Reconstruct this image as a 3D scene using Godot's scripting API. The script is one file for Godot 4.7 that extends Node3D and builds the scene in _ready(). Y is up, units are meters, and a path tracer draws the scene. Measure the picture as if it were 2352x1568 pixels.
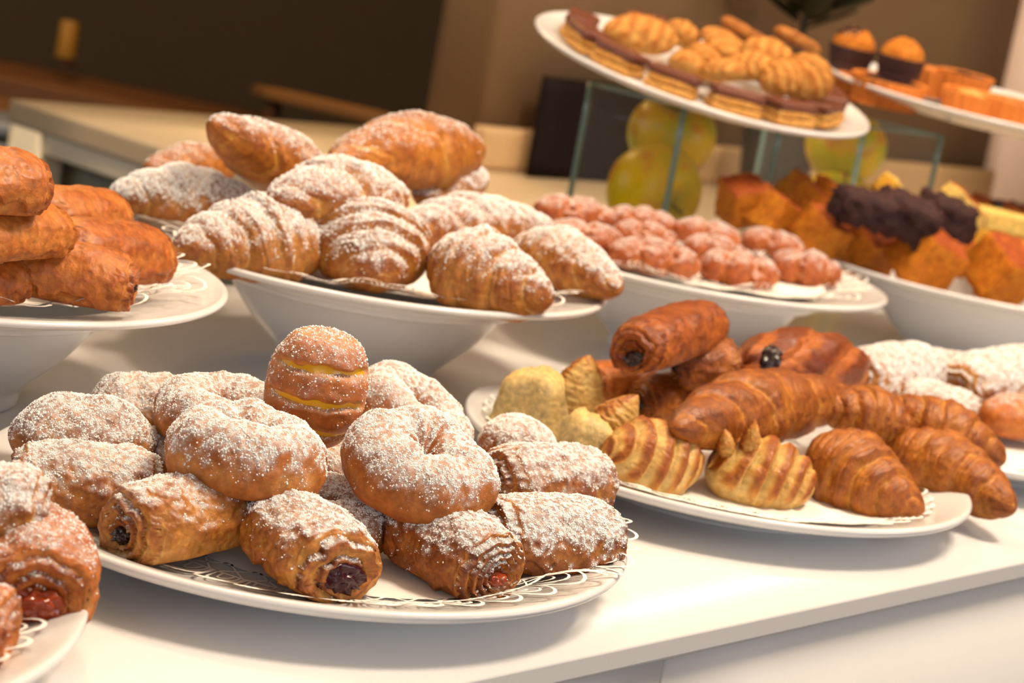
extends Node3D

# ------------------------------------------------------------------ shared state
var M := {}
var taken := {}
var nz := FastNoiseLite.new()
var nf := FastNoiseLite.new()
var grain_mesh: ArrayMesh
const WHITE := Color(0.90, 0.87, 0.84)


class Crust:
	var p := PackedVector3Array()
	var n := PackedVector3Array()
	var c := PackedColorArray()
	var idx := PackedInt32Array()
	var nu := 0
	var nv := 0
	var wrap := false
	var low := 0.0


func lin(r: float, g: float, b: float) -> Color:
	return Color(r, g, b).srgb_to_linear()


func ramp(cols: Array, t: float) -> Color:
	var k: float = clampf(t, 0.0, 1.0) * (cols.size() - 1)
	var i: int = mini(int(k), cols.size() - 2)
	var a: Color = cols[i]
	return a.lerp(cols[i + 1], k - i)


# ------------------------------------------------------------------ naming and tagging
func numbered(called: String) -> String:
	if not taken.has(called):
		taken[called] = 0
		return called
	taken[called] += 1
	return "%s_%03d" % [called, taken[called]]


func tag(o: Node, label: String, category: String, group := "", kind := "") -> Node:
	if label != "":
		o.set_meta("label", label)
	if category != "":
		o.set_meta("category", category)
	if group != "":
		o.set_meta("group", group)
	if kind != "":
		o.set_meta("kind", kind)
	return o


func thing(called: String, label: String, category: String, at: Transform3D, group := "") -> Node3D:
	var o := Node3D.new()
	o.name = numbered(called)
	add_child(o, true)
	o.transform = at
	tag(o, label, category, group)
	return o


func part(called: String, mesh: Mesh, mat: Material, parent: Node, at := Transform3D()) -> MeshInstance3D:
	var o := MeshInstance3D.new()
	o.name = called
	o.mesh = mesh
	o.material_override = mat
	o.transform = at
	o.cast_shadow = GeometryInstance3D.SHADOW_CASTING_SETTING_ON
	parent.add_child(o, true)
	return o


func solo(called: String, mesh: Mesh, mat: Material, label: String, category: String, at := Transform3D(), group := "", kind := "") -> MeshInstance3D:
	var o := part(numbered(called), mesh, mat, self, at)
	tag(o, label, category, group, kind)
	return o


func struct(called: String, mesh: Mesh, mat: Material, label: String, category: String, at := Transform3D()) -> MeshInstance3D:
	return solo(called, mesh, mat, label, category, at, "", "structure")


# ------------------------------------------------------------------ mesh helpers
func seal(g: Crust, rebase := true) -> Crust:
	var nu := g.nu
	var nv := g.nv
	var p := g.p
	var n := PackedVector3Array()
	n.resize(nu * nv)
	var total := 0.0
	var mid := Vector3.ZERO
	for q in p:
		mid += q
	mid /= float(p.size())
	for i in nu:
		var ia := i - 1
		var ib := i + 1
		if g.wrap:
			ia = (i - 1 + nu) % nu
			ib = (i + 1) % nu
		else:
			ia = maxi(ia, 0)
			ib = mini(ib, nu - 1)
		for j in nv:
			var du := p[ib * nv + j] - p[ia * nv + j]
			var dv := p[i * nv + (j + 1) % nv] - p[i * nv + (j + nv - 1) % nv]
			var m := du.cross(dv)
			total += m.dot(p[i * nv + j] - mid)
			n[i * nv + j] = m
	var sgn := 1.0 if total > 0.0 else -1.0
	for k in n.size():
		var m := n[k]
		var l := m.length()
		n[k] = m * (sgn / l) if l > 1e-13 else Vector3.ZERO
	if not g.wrap:
		for e in [0, nu - 1]:
			var i: int = e
			if n[i * nv].length() < 0.5:
				var o: int = 1 if i == 0 else nu - 2
				var s := Vector3.ZERO
				for j in nv:
					s += n[o * nv + j]
				s = s.normalized()
				for j in nv:
					n[i * nv + j] = s
	g.n = n
	var iu := nu if g.wrap else nu - 1
	var idx := PackedInt32Array()
	idx.resize(iu * nv * 6)
	var at := 0
	for i in iu:
		var r0 := i * nv
		var r1 := ((i + 1) % nu) * nv
		for j in nv:
			var j1 := (j + 1) % nv
			if sgn > 0.0:
				idx[at] = r0 + j
				idx[at + 1] = r0 + j1
				idx[at + 2] = r1 + j
				idx[at + 3] = r1 + j
				idx[at + 4] = r0 + j1
				idx[at + 5] = r1 + j1
			else:
				idx[at] = r0 + j
				idx[at + 1] = r1 + j
				idx[at + 2] = r0 + j1
				idx[at + 3] = r1 + j
				idx[at + 4] = r1 + j1
				idx[at + 5] = r0 + j1
			at += 6
	g.idx = idx
	if rebase:
		rebase_skin(g)
	return g


func rebase_skin(g: Crust) -> void:
	var low := 1e9
	for q in g.p:
		low = minf(low, q.y)
	g.low = low
	var o := Vector3(0, low, 0)
	for k in g.p.size():
		g.p[k] -= o


func mesh_of(g: Crust) -> ArrayMesh:
	var a := []
	a.resize(Mesh.ARRAY_MAX)
	a[Mesh.ARRAY_VERTEX] = g.p
	a[Mesh.ARRAY_NORMAL] = g.n
	if g.c.size() == g.p.size():
		a[Mesh.ARRAY_COLOR] = g.c
	a[Mesh.ARRAY_INDEX] = g.idx
	var m := ArrayMesh.new()
	m.add_surface_from_arrays(Mesh.PRIMITIVE_TRIANGLES, a)
	return m


func lathe(profile: Array, seg: int, flute := 0.0, flutes := 0, smooth_steps := 4) -> ArrayMesh:
	# profile: Vector2(radius, height); Catmull-Rom between the points
	var pts := PackedVector2Array()
	for i in profile.size() - 1:
		var a: Vector2 = profile[maxi(i - 1, 0)]
		var b: Vector2 = profile[i]
		var c: Vector2 = profile[i + 1]
		var d: Vector2 = profile[mini(i + 2, profile.size() - 1)]
		for k in smooth_steps:
			pts.append(b.cubic_interpolate(c, a, d, float(k) / smooth_steps))
	pts.append(profile[profile.size() - 1])
	var g := Crust.new()
	g.nu = pts.size()
	g.nv = seg
	for q in pts:
		for j in seg:
			var v := TAU * j / seg
			var r: float = maxf(q.x, 0.0) * (1.0 + flute * cos(v * flutes))
			g.p.append(Vector3(cos(v) * r, q.y, sin(v) * r))
	seal(g, false)
	return mesh_of(g)


func rbox(size: Vector3, r: float, k := 8, lump := 0.0, sd := 0, top: Array = [], side: Array = [], vary := 0.25) -> Crust:
	var g := Crust.new()
	var h := size * 0.5
	var inner := h - Vector3(r, r, r)
	var axes := [[Vector3.RIGHT, Vector3.UP, Vector3.BACK], [Vector3.LEFT, Vector3.UP, Vector3.FORWARD], [Vector3.UP, Vector3.BACK, Vector3.RIGHT], [Vector3.DOWN, Vector3.FORWARD, Vector3.RIGHT], [Vector3.BACK, Vector3.RIGHT, Vector3.UP], [Vector3.FORWARD, Vector3.LEFT, Vector3.UP]]
	for ax in axes:
		var w: Vector3 = ax[0]
		var a: Vector3 = ax[1]
		var b: Vector3 = ax[2]
		var base := g.p.size()
		for i in k + 1:
			var u := 2.0 * i / k - 1.0
			u = signf(u) * (1.0 - pow(1.0 - absf(u), 1.6))
			for j in k + 1:
				var v := 2.0 * j / k - 1.0
				v = signf(v) * (1.0 - pow(1.0 - absf(v), 1.6))
				var q: Vector3 = (w + a * u + b * v) * h
				var c := q.clamp(-inner, inner)
				var d := (q - c).normalized()
				var x := c + d * r
				if lump > 0.0:
					x += d * lump * (nz.get_noise_3d(x.x * 60.0 + sd * 9.1, x.y * 60.0, x.z * 60.0) + 0.5 * nz.get_noise_3d(x.x * 220.0, x.y * 220.0 + sd * 5.0, x.z * 220.0))
				g.p.append(x)
				g.n.append(d)
				if top.size():
					var t := 0.5 + vary * 2.0 * nz.get_noise_3d(x.x * 90.0, x.y * 90.0 + sd * 3.3, x.z * 90.0)
					var ctop := ramp(top, t)
					var cside := ramp(side, t)
					g.c.append(cside.lerp(ctop, smoothstep(0.3, 0.75, d.y)))
		for i in k:
			for j in k:
				var q0 := base + i * (k + 1) + j
				var q1 := q0 + k + 1
				if w.dot(a.cross(b)) > 0.0:
					g.idx.append_array([q0, q0 + 1, q1, q1, q0 + 1, q1 + 1])
				else:
					g.idx.append_array([q0, q1, q0 + 1, q1, q1 + 1, q0 + 1])
	rebase_skin(g)
	return g


func slab(size: Vector3, r := 0.002, k := 4) -> ArrayMesh:
	var g := rbox(size, minf(r, minf(size.x, minf(size.y, size.z)) * 0.45), k)
	for i in g.p.size():
		g.p[i] -= Vector3(0, size.y * 0.5, 0)
	return mesh_of(g)


# ------------------------------------------------------------------ dough shapes (long axis x, top +y)
func flat_bottom(y: float, ry: float) -> float:
	return -0.6 * ry + (y + 0.6 * ry) * 0.35 if y < -0.6 * ry else y


func roll_skin(hl: float, ry: float, rz: float, sd: int, cols: Array, res := 1.0, tone := 0.5, coils := 4.0, hole := 0.35, rough := 1.0) -> Crust:
	var g := Crust.new()
	var na := int(40 * res)
	var ns := int(70 * res)
	var nb := int(26 * res)
	g.nu = na + ns + nb
	g.nv = int(130 * res)
	var o := sd * 3.71
	for i in g.nu:
		var r := 0.0
		var x := 0.0
		var cap := 0.0
		if i < na:
			r = 0.84 * float(i) / na
			x = -pow(1.0 - pow(r, 4.0), 0.25)
			cap = 1.0
		elif i < na + ns:
			var t := float(i - na) / ns
			x = lerpf(-0.84, 0.84, t)
			r = pow(1.0 - pow(absf(x), 4.0), 0.25)
		else:
			var t := float(i - na - ns) / (nb - 1)
			r = 0.84 * (1.0 - t)
			x = pow(1.0 - pow(r, 4.0), 0.25)
			cap = 1.0
		for j in g.nv:
			var v := TAU * j / g.nv
			var cv := cos(v)
			var sv := sin(v)
			var wob := nz.get_noise_3d(cv * 1.3 + o, sv * 1.3, x * 1.6)
			var t := tone + 0.10 * sv
			var rr := r
			var px := x * hl
			# the outer sheet: one lap of the spiral ends in a step, and smaller laps follow
			var lap := fposmod((v - 3.6 - 0.5 * wob) / TAU, 1.0)
			rr *= 0.92 + 0.12 * lap
			var lump := nz.get_noise_3d(px * 55.0 + o, cv * 1.6, sv * 1.6)
			var fine := nf.get_noise_3d(px * 260.0 + o, cv * 5.0, sv * 5.0)
			rr *= 1.0 + rough * (0.10 * lump + 0.022 * fine)
			t += 0.22 * lump + 0.16 * fine
			if lap > 0.96 or lap < 0.03:
				t += 0.12
			# laminations showing towards both ends
			var near := smoothstep(0.55, 0.9, absf(x))
			var lam := nf.get_noise_3d(r * 26.0 + x * 18.0 + wob * 3.0, v * 0.5 + o, o)
			rr *= 1.0 + 0.05 * near * lam
			t -= 0.22 * near * lam
			if cap > 0.0 or near > 0.3:
				var f := fposmod(r * coils - v / TAU + 0.40 * wob + 0.10 * lump, 1.0)
				var k := smoothstep(0.06, 0.3, r) * near
				px += signf(x) * 0.0052 * k * (pow(f, 0.6) * (1.0 - pow(f, 14.0)) - 0.4) * (0.75 + 0.5 * absf(wob))
				t += k * (0.62 * f * f - 0.26)
				px -= signf(x) * hole * ry * exp(-r * r * 9.0)
				t += 0.1 * exp(-r * r * 12.0)
			var y := flat_bottom(rr * ry * sv, ry)
			g.p.append(Vector3(px, y, rr * rz * cv))
			g.c.append(ramp(cols, t))
	return seal(g)


func croissant_skin(hl: float, ry: float, rz: float, bend: float, sd: int, cols: Array, res := 1.0, tone := 0.5, bands := 3.2, skew := 0.35, peak := 0.0) -> Crust:
	var g := Crust.new()
	g.nu = int(150 * res)
	g.nv = int(96 * res)
	var o := sd * 2.93
	for i in g.nu:
		var s := -cos(PI * float(i) / (g.nu - 1))
		s = signf(s) * pow(absf(s), 1.15)
		var sw := (s - peak) / (1.0 - peak) if s > peak else (s - peak) / (1.0 + peak)
		var a := absf(sw)
		var env := (1.0 - 0.66 * pow(a, 1.35)) * sqrt(maxf(1.0 - pow(a, 9.0), 0.0))
		for j in g.nv:
			var v := TAU * j / g.nv
			var cv := cos(v)
			var sv := sin(v)
			var wob := nz.get_noise_3d(cv * 1.2 + o, sv * 1.2, s * 1.5)
			var t := a * bands + skew * sin(v * 1.0 + 0.8 + (0.0 if sw > 0.0 else 1.4)) + 0.16 * wob + 0.55
			if a < 0.03:
				t = 0.55 + 0.5
			var f := t - floorf(t)
			var b := pow(f, 0.55) * (1.0 - pow(f, 7.0))
			var fade := smoothstep(0.02, 0.16, a)
			var stri := nf.get_noise_3d(t * 13.0 + o, v * 0.5, s * 0.8)
			var lump := nz.get_noise_3d(s * 5.0 + o, cv * 1.8, sv * 1.8)
			var rr := env * (1.0 + 0.20 * (b - 0.6) * fade + 0.032 * stri + 0.04 * lump)
			var tn := tone + 0.24 * (b - 0.5) * fade + 0.20 * stri + 0.24 * lump + 0.10 * sv + 0.12 * a * a
			if f < 0.07:
				tn -= 0.22 * fade
			var y := flat_bottom(rr * ry * sv, ry)
			g.p.append(Vector3(s * hl + 0.0, y, rr * rz * cv + bend * (s * s - 0.4)))
			g.c.append(ramp(cols, tn))
	return seal(g)


func ring_skin(big: float, small: float, high: float, sd: int, cols: Array, res := 1.0, tone := 0.5, stretch := 1.0) -> Crust:
	var g := Crust.new()
	g.nu = int(190 * res)
	g.nv = int(100 * res)
	g.wrap = true
	var o := sd * 4.17
	for i in g.nu:
		var u := TAU * i / g.nu
		var cu := cos(u)
		var su := sin(u)
		var wide := nz.get_noise_3d(cu * 0.9 + o, su * 0.9, 3.0)
		for j in g.nv:
			var v := TAU * j / g.nv
			var cv := cos(v)
			var sv := sin(v)
			var q := Vector3(cu * (1.0 + 0.3 * cv), 0.5 * sv, su * (1.0 + 0.3 * cv))
			var lump := nz.get_noise_3d(q.x * 1.7 + o, q.y * 1.7, q.z * 1.7)
			var fine := nf.get_noise_3d(q.x * 9.0 + o, q.y * 9.0, q.z * 9.0)
			var rr := small * (1.0 + 0.16 * wide + 0.09 * lump + 0.012 * fine)
			var y := rr * (high / small) * sv
			y = flat_bottom(y, high)
			var rad := big + rr * cv
			g.p.append(Vector3(rad * cu * stretch, y, rad * su))
			var belt := exp(-pow((sv + 0.15) * 3.0, 2.0)) * maxf(cv, 0.0)
			g.c.append(ramp(cols, tone + 0.22 * lump + 0.14 * fine - 0.22 * belt))
	return seal(g)


func loaf_skin(hl: float, ry: float, rz: float, e: float, k: float, style: String, sd: int, cols: Array, res := 1.0, tone := 0.5, ridges := 5.0, depth := 0.16) -> Crust:
	# a closed body along x; e blunts its ends, k moves its widest place (1 = middle)
	var g := Crust.new()
	g.nu = int(120 * res)
	g.nv = int(96 * res)
	var o := sd * 5.31
	for i in g.nu:
		var q := 0.5 - 0.5 * cos(PI * float(i) / (g.nu - 1))
		var env := pow(maxf(sin(PI * pow(q, k)), 0.0), e)
		if i == 0 or i == g.nu - 1:
			env = 0.0
		var s := 2.0 * q - 1.0
		for j in g.nv:
			var v := TAU * j / g.nv
			var cv := cos(v)
			var sv := sin(v)
			var lump := nz.get_noise_3d(s * 2.2 + o, cv * 1.5 * env, sv * 1.5 * env)
			var fine := nf.get_noise_3d(s * 12.0 + o, cv * 6.0, sv * 6.0)
			var rr := env * (1.0 + 0.08 * lump + 0.02 * fine)
			var tn := tone + 0.22 * lump + 0.14 * fine
			var px := s * hl
			if style == "ridged":
				var ph := (s * 0.5 + 0.5) * ridges + 0.85 * cv - 0.35 * sv + 0.15 * lump
				var f := absf(sin(PI * ph))
				var up := smoothstep(-0.55, 0.1, sv)
				rr *= 1.0 + depth * (pow(f, 0.55) - 0.75) * up
				tn += up * (0.60 * smoothstep(0.45, 1.0, f) - 0.14) + 0.15 * sv
				px += hl * 0.05 * up * (f - 0.5)
			elif style == "slit":
				var ph := (s * 0.5 + 0.5) * ridges + 0.22 + 0.12 * lump + 0.12 * cv * cv
				var f := absf(sin(PI * ph))
				var up := smoothstep(0.05, 0.5, sv)
				rr = env * (1.0 + 0.04 * lump - depth * up * exp(-f * f * 9.0) * (1.0 - 0.5 * absf(cv)))
				tn = tone + 0.12 * lump + 0.07 * fine + up * (0.20 * smoothstep(0.2, 0.9, f) - 0.35 * exp(-f * f * 6.0))
			elif style == "lobed":
				var ph := (s * 0.5 + 0.5) * ridges + 0.18 * cv + 0.2 * lump
				var f := absf(sin(PI * ph))
				rr *= 1.0 - depth * exp(-f * f * 5.0)
				tn += 0.25 * (f - 0.6)
			elif style == "lumpy":
				var l2 := nz.get_noise_3d(s * 6.0 + o, cv * 4.0, sv * 4.0)
				rr *= 1.0 + depth * l2
				tn += 0.45 * l2
			elif style == "fold":
				var l2 := sin(s * 5.0 + cv * 2.0 + o) * 0.5
				rr *= 1.0 + depth * l2 * maxf(sv, 0.0)
				tn += 0.2 * l2 + 0.12 * sv
			elif style == "edge":
				# browned along the rim of a flat leaf of dough
				tn += 0.5 * smoothstep(0.75, 1.0, absf(sv)) + 0.25 * smoothstep(0.5, 1.0, s)
				rr *= 1.0 + depth * nz.get_noise_2d(s * 8.0 + o, v)
			var y := rr * ry * sv
			if style != "edge" and style != "slit":
				y = flat_bottom(y, ry)
			g.p.append(Vector3(px, y, rr * rz * cv))
			g.c.append(ramp(cols, tn))
	return seal(g)


# ------------------------------------------------------------------ sugar
func dust(g: Crust, b: Basis, amount: float, lo: float, hi: float, sd: int, cap := false) -> void:
	var o := sd * 1.37
	for k in g.p.size():
		var q := g.p[k]
		var up := (b * g.n[k]).y
		var pt := nz.get_noise_3d(q.x * 95.0 + o, q.y * 95.0, q.z * 95.0)
		var f := nf.get_noise_3d(q.x * 900.0 + o, q.y * 900.0, q.z * 900.0)
		var d := smoothstep(lo, hi, up + 0.42 * pt) * (1.0 - (smoothstep(0.35, 0.7, absf(g.n[k].x)) if cap else 0.0))
		var cl := nf.get_noise_3d(q.x * 330.0 + o, q.y * 330.0, q.z * 330.0)
		d = clampf(d * amount * (0.35 + 0.9 * smoothstep(-0.3, 0.4, cl + 0.5 * f)), 0.0, 0.92)
		g.c[k] = g.c[k].lerp(WHITE, d)


func sugar(owner_node: Node, g: Crust, b: Basis, dens: float, lo: float, hi: float, r0: float, r1: float, sd: int, cap := false) -> void:
	# clumps of icing sugar lying on whatever of the skin looks up
	var rnd := RandomNumberGenerator.new()
	rnd.seed = 7919 * (sd + 3)
	var o := sd * 1.37
	var buf := PackedFloat32Array()
	var iu := g.nu if g.wrap else g.nu - 1
	for i in iu:
		var i1 := (i + 1) % g.nu
		for j in g.nv:
			var k := i * g.nv + j
			var up := (b * g.n[k]).y
			if up < lo - 0.35:
				continue
			var q := g.p[k]
			var e1 := g.p[i1 * g.nv + j] - q
			var e2 := g.p[i * g.nv + (j + 1) % g.nv] - q
			var pt := nz.get_noise_3d(q.x * 95.0 + o, q.y * 95.0, q.z * 95.0)
			var w := smoothstep(lo, hi, up + 0.42 * pt) + 0.03 * smoothstep(lo - 0.35, lo + 0.2, up)
			var clump := nf.get_noise_3d(q.x * 330.0 + o, q.y * 330.0, q.z * 330.0)
			if cap:
				w *= 1.0 - 0.96 * smoothstep(0.35, 0.7, absf(g.n[k].x))
			w *= 0.12 + 1.2 * smoothstep(-0.25, 0.40, clump)
			var many := e1.cross(e2).length() * 1e6 * dens * w
			var c := int(many)
			if rnd.randf() < many - c:
				c += 1
			for x in c:
				var r := r0 + (r1 - r0) * pow(rnd.randf(), 4.0)
				var at := q + e1 * rnd.randf() + e2 * rnd.randf() + g.n[k] * r * 0.25
				var sx := r * rnd.randf_range(0.75, 1.35)
				var sy := r * rnd.randf_range(0.7, 1.2)
				var sz := r * rnd.randf_range(0.75, 1.35)
				var an := rnd.randf() * TAU
				var ca := cos(an)
				var sa := sin(an)
				buf.append_array([sx * ca, 0.0, sz * sa, at.x, 0.0, sy, 0.0, at.y, -sx * sa, 0.0, sz * ca, at.z])
	var mm := MultiMesh.new()
	mm.transform_format = MultiMesh.TRANSFORM_3D
	mm.mesh = grain_mesh
	mm.instance_count = buf.size() / 12
	if mm.instance_count == 0:
		return
	mm.buffer = buf
	var o2 := MultiMeshInstance3D.new()
	o2.name = "powdered_sugar"
	o2.multimesh = mm
	o2.material_override = M.sugar
	o2.set_meta("kind", "stuff")
	owner_node.add_child(o2, true)


func make_grain() -> ArrayMesh:
	var st := SurfaceTool.new()
	st.begin(Mesh.PRIMITIVE_TRIANGLES)
	var t := (1.0 + sqrt(5.0)) / 2.0
	var v: Array[Vector3] = []
	for s in [[-1, t, 0], [1, t, 0], [-1, -t, 0], [1, -t, 0], [0, -1, t], [0, 1, t], [0, -1, -t], [0, 1, -t], [t, 0, -1], [t, 0, 1], [-t, 0, -1], [-t, 0, 1]]:
		v.append(Vector3(s[0], s[1], s[2]).normalized())
	for i in v.size():
		v[i] *= 1.0 + 0.22 * sin(i * 2.4)
	for f in ["0 11 5", "0 5 1", "0 1 7", "0 7 10", "0 10 11", "1 5 9", "5 11 4", "11 10 2", "10 7 6", "7 1 8", "3 9 4", "3 4 2", "3 2 6", "3 6 8", "3 8 9", "4 9 5", "2 4 11", "6 2 10", "8 6 7", "9 8 1"]:
		var q: PackedStringArray = f.split(" ")
		for k in [0, 2, 1]:
			st.set_normal(v[int(q[k])].normalized())
			st.add_vertex(v[int(q[k])])
	return st.commit()


# ------------------------------------------------------------------ placing
func along(a: Vector3, b: Vector3, twist := 0.0) -> Basis:
	var x := (b - a).normalized()
	var z := x.cross(Vector3.UP).normalized()
	var y := z.cross(x).normalized()
	return Basis(x, y, z).rotated(x, twist)


func frame(b: Basis, mid: Vector3, g: Crust) -> Transform3D:
	return Transform3D(b, mid + b.y * g.low)


func pastry(called: String, label: String, category: String, group: String, g: Crust, b: Basis, mid: Vector3, mat: Material, sug := {}) -> Node3D:
	var o := thing(called, label, category, frame(b, mid, g), group)
	if sug.size():
		dust(g, b, sug.dust, sug.lo, sug.hi, sug.seed, sug.get("cap", false))
	part("dough", mesh_of(g), mat, o)
	if sug.size() and sug.dens > 0.0:
		sugar(o, g, b, sug.dens, sug.lo, sug.hi, sug.r0, sug.r1, sug.seed, sug.get("cap", false))
	return o


func snow(sd: int, dens := 1.6, lo := 0.0, hi := 0.75, dst := 0.75, r0 := 0.00010, r1 := 0.00050) -> Dictionary:
	return {"seed": sd, "dens": dens * 3.2, "lo": lo, "hi": hi, "dust": dst, "r0": r0, "r1": r1}


func blob_mesh(sd: int, sc: Vector3, rough := 0.25) -> ArrayMesh:
	var g := Crust.new()
	g.nu = 18
	g.nv = 24
	for i in g.nu:
		var a := PI * i / (g.nu - 1)
		for j in g.nv:
			var v := TAU * j / g.nv
			var q := Vector3(cos(a), sin(a) * cos(v), sin(a) * sin(v))
			g.p.append(q * sc * (1.0 + rough * nz.get_noise_3d(q.x * 2.0 + sd, q.y * 2.0, q.z * 2.0)))
	seal(g, false)
	return mesh_of(g)


func filled_roll(called: String, label: String, group: String, a: Vector3, b: Vector3, ry: float, rz: float, sd: int, cols: Array, mat: Material, sug: Dictionary, fill := "", res := 1.0, tone := 0.5, twist := 0.0, fsize := 0.35, foff := Vector3.ZERO, coils := 4.0) -> Node3D:
	var bs := along(a, b, twist)
	var hl := (b - a).length() * 0.5
	var g := roll_skin(hl, ry, rz, sd, cols, res, tone, coils, 0.06 + 0.30 * fsize * (1.0 if fill != "" else 0.5), 0.6 if mat == M.glaze else 0.9)
	if sug.size():
		sug["cap"] = true
	var o := pastry(called, label, "pastry", group, g, bs, (a + b) * 0.5, mat, sug)
	if fill != "":
		var fm := part(fill + "_filling", blob_mesh(sd, Vector3(ry * (0.16 + 0.25 * fsize), ry * fsize, rz * fsize * 1.35), 0.5), M[fill], o)
		fm.position = Vector3(-hl + ry * (0.05 + 0.16 * fsize), -g.low, 0) + foff
	return o


func croissant(label: String, group: String, a: Vector3, b: Vector3, ry: float, rz: float, bend: float, sd: int, cols: Array, mat: Material, sug: Dictionary, res := 0.8, tone := 0.5, twist := 0.0, bands := 3.2, peak := 0.0) -> Node3D:
	var bs := along(a, b, twist)
	var g := croissant_skin((b - a).length() * 0.5, ry, rz, bend, sd, cols, res, tone, bands, 0.35, peak)
	return pastry("croissant", label, "croissant", group, g, bs, (a + b) * 0.5, mat, sug)


func doughnut(label: String, group: String, c: Vector3, tilt_x: float, tilt_z: float, yaw: float, big: float, small: float, high: float, sd: int, sug: Dictionary, res := 1.0) -> Node3D:
	var g := ring_skin(big, small, high, sd, M.c_donut, res, 0.5)
	var b := Basis.from_euler(Vector3(tilt_x, 0, tilt_z)) * Basis(Vector3.UP, yaw)
	return pastry("doughnut", label, "doughnut", group, g, b, c, M.dough, sug)


# ------------------------------------------------------------------ paper lace
func ribbon(st: SurfaceTool, pts: PackedVector3Array, w: float) -> void:
	for i in pts.size() - 1:
		var a := pts[i]
		var b := pts[i + 1]
		var d := (b - a).normalized()
		var s := d.cross(Vector3.UP).normalized() * w * 0.5
		for q in [a - s, a + s, b - s, b - s, a + s, b + s]:
			st.add_vertex(q)


func doily_y(r: float, v: float, rin: float, rout: float, lift: float, prof: Callable, sd: int, off: Vector3) -> float:
	var k := smoothstep(rin * 0.8, rout, r)
	return prof.call(Vector2(cos(v) * r + off.x, sin(v) * r + off.z).length()) + 0.0012 + k * lift * (1.0 if off.length() < 0.005 else clampf(Vector2(cos(v), sin(v)).dot(Vector2(off.x, off.z).normalized()) * 1.6, 0.0, 1.0)) * (0.55 + 0.9 * nz.get_noise_2d(cos(v) * 2.2 + sd * 7.0, sin(v) * 2.2))


func doily(label: String, plate: Vector3, off: Vector3, rin: float, rout: float, lift: float, prof: Callable, sd: int, scallops := 44) -> Node3D:
	var o := thing("paper_doily", label, "doily", Transform3D(Basis(), plate + off))
	var g := Crust.new()
	g.nu = 14
	g.nv = 120
	for i in g.nu:
		var r := rin * i / (g.nu - 1)
		for j in g.nv:
			var v := TAU * j / g.nv
			g.p.append(Vector3(cos(v) * r, doily_y(r, v, rin, rout, lift, prof, sd, off), sin(v) * r))
	seal(g, false)
	part("paper_centre", mesh_of(g), M.paper, o)
	var st := SurfaceTool.new()
	st.begin(Mesh.PRIMITIVE_TRIANGLES)
	var band := rout - rin
	var at := func(r: float, v: float) -> Vector3:
		return Vector3(cos(v) * r, doily_y(r, v, rin, rout, lift, prof, sd, off), sin(v) * r)
	var dv := TAU / scallops
	# hoops
	for h in [[0.02, 0.0022], [0.34, 0.0013]]:
		var pts := PackedVector3Array()
		for j in 241:
			pts.append(at.call(rin + band * h[0], TAU * j / 240.0))
		ribbon(st, pts, h[1])
	for k in scallops:
		var v0 := k * dv
		# crossing bars of the inner band
		for s in [-1.0, 1.0]:
			var bar := PackedVector3Array()
			for j in 6:
				var f := j / 5.0
				bar.append(at.call(rin + band * 0.36 * f, v0 + dv * (0.5 + s * (f - 0.5) * 0.9)))
			ribbon(st, bar, 0.0011)
		# nested arches of the scalloped edge
		for arch in [[1.0, 0.66, 0.0018], [0.78, 0.44, 0.0013], [0.58, 0.22, 0.0012]]:
			var pts := PackedVector3Array()
			for j in 13:
				var f := PI * j / 12.0
				pts.append(at.call(rin + band * (0.34 + (arch[0] - 0.34) * sin(f)), v0 + dv * (0.5 - arch[1] * cos(f) * 0.8)))
			ribbon(st, pts, arch[2])
	st.generate_normals()
	var m := part("lace_edge", st.commit(), M.paper, o)
	m.set_meta("kind", "stuff")
	return o


func plate_y(r: float) -> float:
	return 0.0118 + 0.0125 * smoothstep(0.105, 0.158, r)


func bowl_y(r: float) -> float:
	return 0.074 + 0.0075 * smoothstep(0.10, 0.16, r)


func plate_mesh() -> ArrayMesh:
	return lathe([Vector2(0, 0.003), Vector2(0.085, 0.003), Vector2(0.09, 0.0), Vector2(0.095, 0.0), Vector2(0.099, 0.004), Vector2(0.128, 0.0115), Vector2(0.152, 0.0185), Vector2(0.158, 0.0205), Vector2(0.1602, 0.0228), Vector2(0.1598, 0.0248), Vector2(0.1575, 0.0256), Vector2(0.150, 0.0235), Vector2(0.128, 0.0155), Vector2(0.112, 0.0122), Vector2(0.1, 0.0118), Vector2(0.05, 0.0116), Vector2(0.0, 0.0116)], 144)


func bowl_mesh() -> ArrayMesh:
	return lathe([Vector2(0, 0.004), Vector2(0.046, 0.004), Vector2(0.050, 0.0), Vector2(0.0545, 0.0), Vector2(0.0555, 0.004), Vector2(0.0560, 0.009), Vector2(0.062, 0.0155), Vector2(0.078, 0.031), Vector2(0.0905, 0.047), Vector2(0.0965, 0.0560), Vector2(0.0985, 0.0592), Vector2(0.1010, 0.0598), Vector2(0.1085, 0.0604), Vector2(0.1100, 0.0622), Vector2(0.1105, 0.0652), Vector2(0.1130, 0.0662), Vector2(0.1205, 0.0668), Vector2(0.1220, 0.0686), Vector2(0.1225, 0.0706), Vector2(0.132, 0.0728), Vector2(0.156, 0.0765), Vector2(0.1630, 0.0783), Vector2(0.1650, 0.0800), Vector2(0.1645, 0.0818), Vector2(0.162, 0.0826), Vector2(0.157, 0.0815), Vector2(0.13, 0.0765), Vector2(0.112, 0.0715), Vector2(0.1, 0.063), Vector2(0.085, 0.04), Vector2(0.06, 0.018), Vector2(0.03, 0.012), Vector2(0.0, 0.011)], 144)


# ------------------------------------------------------------------ counter frame: t along the front edge, w inwards, y up
const D := Vector3(0.6633, 0, -0.7484)
const W := Vector3(-0.7484, 0, -0.6633)


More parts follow.
